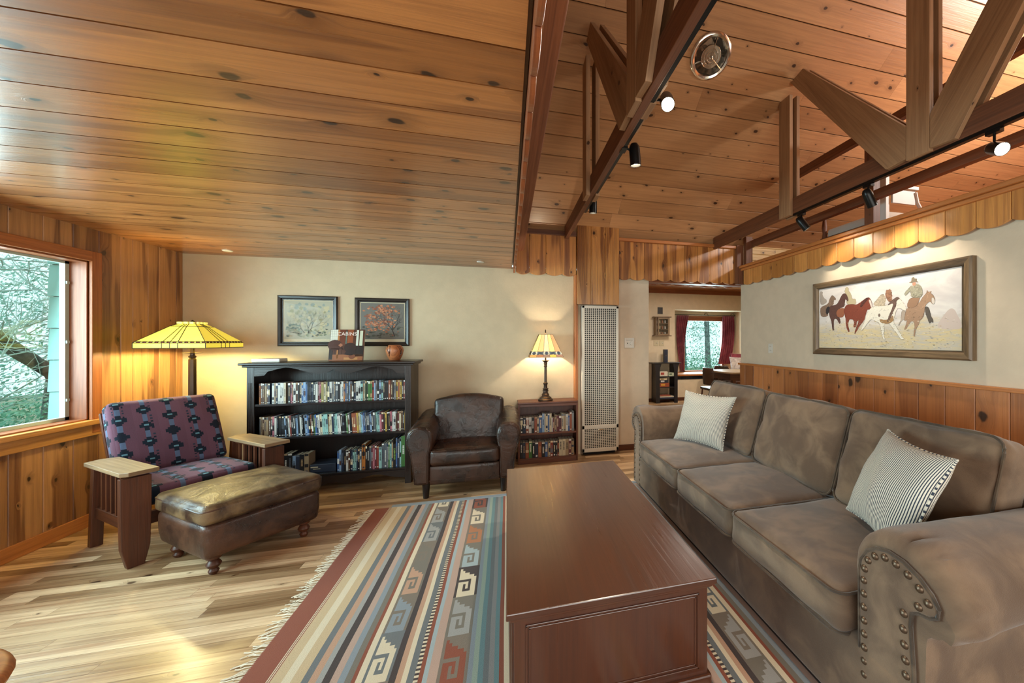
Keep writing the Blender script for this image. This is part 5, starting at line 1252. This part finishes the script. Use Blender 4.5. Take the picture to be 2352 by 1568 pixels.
for x in (4.86, 5.62): b = MB(); b.tube([(x, 8.83, 2.06), (x-.02, 8.76, 2.09), (x, 8.72, 2.10), (x+.04, 8.72, 2.06), (x+.05, 8.73, 2.02)], .006, 6); b.build('bracket', BRONZE, t)
# dining table, chairs, bench seat
t = T('dining_table', 'light-topped wooden dining table under the window in the far room', 'table', (4.95, 7.1, 0))
b = MB(); b.prism([(4.20+.16*(1-cos(a)), 7.1-.42*sin(a)) for a in [R(x) for x in range(90, -91, -15)]]+[(5.9, 7.52), (5.9, 6.68)], .735, .77, 'XY'); b.build('tabletop', MISSION_TOP, t, bevel=.006)
b = MB(); b.box(4.32, 5.8, 6.80, 7.40, .60, .735); b.build('skirt', MISSION, t)
for x in (4.42, 5.7):
    for y in (6.85, 7.35): b = MB(); b.box(x-.035, x+.035, y-.035, y+.035, 0, .6); b.build('leg', MISSION, t)
def dchair(lab, x, y, rz, z=.80, mat=None):
    t = T('dining_chair', lab, 'chair', (x, y, 0), rz, 'dining chairs in the far room'); mat = mat or MISSION
    b = MB(); b.cush((0, 0, .44), (.21, .21, .025), .02, .01, 8); b.build('seat', LEATHER, t, smooth=True, local=True)
    b = MB(); b.cush((-.20, 0, z-.17), (.018, .20, .17), .016, .0, 10, 0); b.v = [(p[0]-.05*(p[2]-.45)+.09*(p[1]/.2)**2, p[1]*(.9 if p[2] > z-.05 else 1), p[2]) for p in b.v]; b.build('backrest', LEATHER, t, smooth=True, local=True)
    for sx in (-1, 1):
        for sy in (-1, 1): b = MB(); b.tube([(sx*.17, sy*.17, .43), (sx*.20, sy*.20, 0)], .015, 8); b.build('leg', mat, t, local=True)
dchair('brown leather dining chair tucked at the near end of the dining table', 4.02, 6.9, 0, .86)
dchair('dining chair with only its back showing behind the dining table', 4.75, 7.72, R(-90), .82)
t = T('footstool', 'small wooden framed stool seen just behind the far end of the sofa', 'stool', (3.05, 5.55, 0))
b = MB(); b.box(2.80, 3.25, 5.35, 5.75, .40, .43); b.build('seat', MISSION, t, bevel=.004)
for x in (2.82, 3.21):
    for y in (5.37, 5.71): b = MB(); b.box(x, x+.035, y, y+.035, 0, .40); b.build('leg', PINE_TRIM, t)
t = T('window_bench', 'built-in bench at the right of the dining window holding cushions', 'bench', (5.4, 8.05, 0))
b = MB(); b.box(4.9, 6.6, 7.82, 8.26, .0, .44); b.build('seat_box', MISSION, t)
PAT = fabric('cushion_grey', sr(150,140,142), sr(200,190,190), 14)
pillow('grey patterned cushion propped on the bench right of the dining table', (5.05, 8.0, 1.02), (5.62, 7.96, 1.02), (5.05, 7.93, .60), .06, 1, PAT, 'bench_cushion', 'cushion', welt=False)
pillow('dark plum cushion peeking out behind the grey bench cushion', (5.20, 8.18, 1.10), (5.75, 8.16, 1.10), (5.20, 8.12, .62), .05, 1, CUR, 'bench_cushion', 'cushion', welt=False)
# hanging lamp, half hidden by the wall end
t = T('pendant_lamp', 'yellow stained glass pendant lamp half hidden by the wall end in the dining room', 'lamp', (4.9, 6.9, 1.62))
shade(t, 4.97, 6.9, [(.05, .05, 1.86), (.17, .17, 1.70), (.17, .17, 1.665)], [4, 4], lambda k, i, n, s: (246,232,150), 1.1, .003)
b = MB(); b.tube([(4.97, 6.9, 1.86), (4.97, 6.9, 2.60)], .006, 6); b.build('cord', BRONZE, t)
b = MB(); b.ell((4.97, 6.9, 1.73), (.03, .03, .04)); b.build('bulb', MATS['bulb_soft'], t)

# ================================================================ loft clutter seen above the ledge
WP = plain('white_paint', sr(200,200,196), .5)
t = T('white_shelf_frame', 'white painted upright shelf frame standing in the loft beside the timber post', 'shelf', (3.6, 2.75, 2.34))
b = MB(); b.box(3.50, 3.54, 2.86, 2.92, 2.34, 3.20); b.build('upright', WP, t)
b = MB(); b.box(3.54, 3.86, 2.82, 2.90, 2.86, 2.89); b.box(3.56, 3.84, 2.84, 2.86, 2.72, 2.86); b.build('drawer_box', WP, t)
b = MB(); b.tube([(3.84, 2.84, 2.84), (3.87, 2.84, 2.74), (3.93, 2.84, 2.66), (3.95, 2.84, 2.56), (3.92, 2.84, 2.40)], .016, 8); b.build('curved_arm', WP, t)
t = T('bed_frame', 'dark wooden bed posts rising above the ledge in the loft', 'bed', (4.1, 3.6, 2.34))
for x, y in ((3.62, 3.05), (3.70, 3.80), (4.9, 3.05), (4.9, 3.80)): b = MB(); b.lathe([(.03, 0), (.03, .3), (.022, .35), (.032, .42), (.022, .5), (.026, .55), (0, .58)], (x, y, 2.34), 12); b.build('bed_post', BEAMD, t, smooth=True)
b = MB(); b.box(3.65, 4.9, 3.03, 3.07, 2.5, 2.6); b.box(3.7, 4.9, 3.78, 3.82, 2.5, 2.6); b.box(3.64, 3.70, 3.05, 3.80, 2.5, 2.62); b.build('bed_rail', BEAMD, t)
b = MB(); b.cush((4.3, 3.42, 2.66), (.6, .36, .08), .05, .02, 8); b.build('mattress', plain('linen', sr(190,184,174), .9), t, smooth=True)
t = T('slender_stand', 'pale slender lampstand with a slanting top leaning in the loft', 'stand', (3.45, 3.28, 2.34))
b = MB(); b.tube([(3.48, 3.02, 2.36), (3.44, 3.00, 2.62), (3.45, 2.99, 2.80)], .012, 8, taper=[.012, .014, .022]); b.build('stem', CHROME, t, smooth=True)

# ================================================================ outdoors
b = MB(); n = 26
for i in range(n):
    for j in range(n):
        x0, x1 = -16+32*i/n, -16+32*(i+1)/n; y0, y1 = -8+32*j/n, -8+32*(j+1)/n
        b.add([(x, y, -.45+.12*noise.noise(Vector((x*.3, y*.3, 0)))) for x, y in ((x0, y0), (x1, y0), (x1, y1), (x0, y1))], [(0, 1, 2, 3)])
gm = NT('forest_ground'); tcg = gm.N('ShaderNodeTexCoord').outputs['Object']
gm.L(gm.mix(gm.ramp(gm.noise(tcg, 1.6, 5), .4, .6), sr(96,140,104), sr(170,150,128)), gm.b.inputs['Base Color']); gm.set(Roughness=.9)
g = b.build('ground', gm.m); S(g)
BARK = fabric('bark', sr(84,92,92), sr(140,150,148), 9, sheen=0, bumpy=.6)
BARKD = fabric('bark_dark', sr(74,70,64), sr(110,104,96), 9, sheen=0, bumpy=.6)
TWIG = plain('twig', sr(180,190,182), .8); TWIGB = plain('twig_bright', sr(196,214,204), .8)
LEAF = plain('leaf_green', sr(120,176,146), .8); 
def tree(label, x, y, h, r, seed, lean=(0, 0), twig=None, dens=7, bark=None, group='bare trees outside', z0=-.5, first=.25):
    rng = random.Random(seed); t = T('bare_tree', label, 'tree', (x, y, z0), 0, group)
    b = MB(); n = 10; P = [Vector((x+lean[0]*(k/n)+.06*noise.noise(Vector((k*.5, seed, 0))), y+lean[1]*(k/n)+.06*noise.noise(Vector((k*.5, seed, 9))), z0+h*k/n)) for k in range(n+1)]
    b.tube(P, r, 10, taper=[r*(1.25 if k == 0 else 1-.6*k/n) for k in range(n+1)]); b.build('trunk', bark or BARK, t, smooth=True)
    b = MB()
    def br(p, d, L, rad, dep):
        m = 4; pts = [p]; 
        for k in range(m): d = (d+Vector((rng.gauss(0, .16), rng.gauss(0, .16), rng.gauss(.02, .14)))).normalized(); pts.append(pts[-1]+d*L/m)
        b.tube(pts, rad, 3, taper=[rad*(1-.6*k/m) for k in range(m+1)])
        if dep:
            for k in range(1, m+1):
                for _ in range(2 if dep > 1 else 1):
                    a = Vector((rng.gauss(0, 1), rng.gauss(0, 1), rng.gauss(.1, .8))).normalized(); br(pts[k], (d*.6+a*.8).normalized(), L*rng.uniform(.4, .62), rad*.5, dep-1)
    for k in range(dens):
        i = rng.uniform(first, .98)*n; q = P[int(i)].lerp(P[min(n, int(i)+1)], i % 1); a = rng.uniform(0, 2*pi)
        br(q, Vector((cos(a), sin(a), rng.uniform(-.1, .7))).normalized(), h*rng.uniform(.18, .34), r*.13+.005, 2)
    b.build('branches', twig or TWIG, t); return t
# beyond the dining window
def stuff_cloud(name, label, cat, c, h, n, sz, mat, seed):
    rng = random.Random(seed); b = MB()
    for _ in range(n):
        p = Vector([c[i]+max(-1, min(1, rng.gauss(0, .5)))*h[i] for i in range(3)]); a = Vector((rng.gauss(0, 1), rng.gauss(0, 1), rng.gauss(0, 1))).normalized(); u = a.orthogonal().normalized()*sz*rng.uniform(.5, 1); v = a.cross(u)*.55
        b.add([p-u, p-v, p+u, p+v], [(0, 1, 2, 3)])
    return tag(b.build(name, mat), label, cat, kind='stuff')
tree('thick rough-barked tree trunk at the left side of the dining window', 5.05, 11.2, 7, .30, 1, dens=5, first=.5)
for i, (x, y, r, lab) in enumerate(((7.6, 15.5, .12, 'slim tree left of centre through the dining window'), (8.6, 15.2, .10, 'slim tree at the centre of the dining window view'), (9.3, 16.5, .14, 'grey tree right of centre through the dining window'), (9.6, 14.2, .08, 'thin sapling at the right of the dining window view'), (7.0, 17.2, .10, 'far thin tree beside the thick trunk, dining window'), (10.6, 16.2, .11, 'tree at the far right edge of the dining window view'))):
    tree(lab, x, y, 7, r, 40+i, (rr(-.4, .4), 0), dens=9, group='bare trees beyond the dining window', twig=TWIGB if i % 2 else TWIG)
stuff_cloud('undergrowth', 'green undergrowth below the trees outside the dining window', 'bush', (8.4, 15.5, .2), (5, 3, .9), 9000, .05, LEAF, 5)
stuff_cloud('forest_foliage', 'pale green foliage high among the trees outside the dining window', 'foliage', (8.9, 17.5, 3.2), (5, 2, 3.2), 6000, .06, plain('leaf_pale', sr(160,206,188), .8), 6)
# beyond the left window
t = T('fallen_trunk', 'dark broken trunk slanting down to the right across the left window view', 'tree', (-5.6, 6.3, -.45))
b = MB(); b.tube([(-5.3, 3.6, 3.35), (-5.5, 4.7, 2.35), (-5.6, 5.48, 1.86), (-5.6, 6.05, 1.38), (-5.6, 6.55, .98), (-5.65, 6.9, .2), (-5.7, 7.0, -.5)], .07, 12, taper=[.07, .072, .075, .075, .07, .05, .04]); b.build('trunk', BARKD, t, smooth=True)
rng = random.Random(4); b = MB()
for k in range(14):
    y = rng.uniform(4.4, 6.4); z = 1.86-(y-5.48)*.85; b.tube([(-5.58, y, z), (-5.5+rng.uniform(-.2, .2), y+rng.uniform(-.3, .3), z+rng.uniform(.1, .3)), (-5.4+rng.uniform(-.4, .4), y+rng.uniform(-.7, .7), z+rng.uniform(.2, .8))], .008, 4)
b.build('branches', TWIG, t)
for i, (x, y, r, lab) in enumerate(((-6.5, 5.6, .06, 'slim pale tree behind the leaning one, left window'), (-7.4, 7.2, .09, 'grey tree farther back in the left window view'), (-5.6, 5.2, .045, 'thin pale sapling close to the house corner, left window'), (-8.6, 7.4, .12, 'far tree at the left of the left window view'), (-7.9, 9.2, .10, 'far tree just left of the siding, left window'))):
    tree(lab, x, y, 5.5, r, 80+i, (rr(-.8, .8), rr(-.3, .3)), dens=16, group='bare trees beyond the left window', twig=TWIGB if i % 2 == 0 else TWIG, first=.08)
stuff_cloud('ground_cover', 'green ground cover seen low through the left window', 'bush', (-7.4, 7.4, .0), (3.4, 3.4, .55), 12000, .035, LEAF, 7)
stuff_cloud('woodland_foliage', 'pale green woodland foliage filling the left window view', 'foliage', (-9.5, 9.6, 1.8), (4, 1.6, 3.2), 13000, .04, plain('leaf_mist', sr(164,206,190), .8), 8)
# pale blue siding of the house wing just outside the left window
t = T('house_wing', 'corner of the house clad in pale blue green boards outside the left window', 'wall', (-3.6, 4.55, -.5))
b = MB(); z = -.5
while z < 3.2: b.prism([(4.02, z), (4.035, z+.245), (4.2, z+.245), (4.2, z)], -3.47, -3.22, 'YZ'); z += .25
b.build('siding', plain('siding_paint', sr(140,190,184), .7), t)

# ================================================================ light
w = bpy.data.worlds.new('World'); bpy.context.scene.world = w; w.use_nodes = True; nt = w.node_tree
bg = nt.nodes['Background']; bg.inputs[0].default_value = (.66, .88, .92, 1); bg.inputs[1].default_value = 1.7
def light(name, kind, loc, energy, color, rot=None, aim=None, **kw):
    l = bpy.data.lights.new(name, kind); l.energy = energy; l.color = color
    for k, v in kw.items(): setattr(l, k, v)
    o = bpy.data.objects.new(name, l); C.objects.link(o); o.location = loc
    if aim is not None: o.rotation_euler = Vector(aim).to_track_quat('-Z', 'Y').to_euler()
    return o
WARM = (1, .74, .46); WARM2 = (1, .88, .70)
# daylight at the left and dining windows, and an added rear fill
light('window_daylight', 'AREA', (XL-.45, 2.3, 1.5), 205, (.72, .90, 1), aim=(1, 0, -.25), shape='RECTANGLE', size=2.7, size_y=1.2)
light('rear_fill_light', 'AREA', (.4, -1.66, 1.3), 112, (1., .94, .86), aim=(0, 1, .22), shape='RECTANGLE', size=5.0, size_y=1.7)  # fill light added out of view behind the camera
light('dining_window_daylight', 'AREA', (4.85, 8.92, 1.3), 60, (.8, .93, 1), aim=(0, -1, -.1), shape='RECTANGLE', size=1.0, size_y=1.2)
light('dining_light', 'POINT', (4.97, 6.9, 1.70), 50, WARM2, shadow_soft_size=.05)
light('dining_light', 'AREA', (3.6, 6.3, 2.5), 45, (1, .9, .78), aim=(0, 0, -1), shape='SQUARE', size=.8)  # broad downward light in the dining room, no fixture modelled
light('table_lamp_bulb', 'POINT', (lx, ly, 1.33), 78, (1, .84, .60), shadow_soft_size=.03)
light('floor_lamp_bulb', 'POINT', (fx, fy, 1.42), 38, (1, .86, .40), shadow_soft_size=.04)
for (p, d), e in zip(HEADS, (66, 66, 55, 24, 32, 42)):
    light('spot_beam', 'SPOT', p, e, WARM2, aim=d, spot_size=R(95), spot_blend=.7, shadow_soft_size=.03)
# unseen point light added to brighten the vault over the loft
light('loft_fill_light', 'POINT', (5.2, 1.6, 3.6), 215, (1, .98, .92), shadow_soft_size=.15)

# ================================================================ camera
cam = bpy.data.cameras.new('camera'); co = bpy.data.objects.new('camera', cam); C.objects.link(co)
co.location = (0, 0, 1.4); co.rotation_euler = (R(90), 0, -R(14.9314))
cam.sensor_width = 36; cam.lens = 36*880/2352; cam.shift_x = -(1400-1176)/2352; cam.shift_y = (782-784)/2352*1.0
cam.clip_start = .02
cy_ = bpy.context.scene.cycles; cy_.max_bounces = 6; cy_.diffuse_bounces = 3; cy_.glossy_bounces = 3; cy_.transmission_bounces = 2; cy_.transparent_max_bounces = 8; cy_.caustics_reflective = False; cy_.caustics_refractive = False; cy_.use_adaptive_sampling = True; cy_.adaptive_threshold = .12
bpy.context.scene.camera = co
vs = bpy.context.scene.view_settings; vs.view_transform = 'Standard'; vs.look = 'None'; vs.exposure = 0; vs.gamma = 1; vs.use_curve_mapping = False
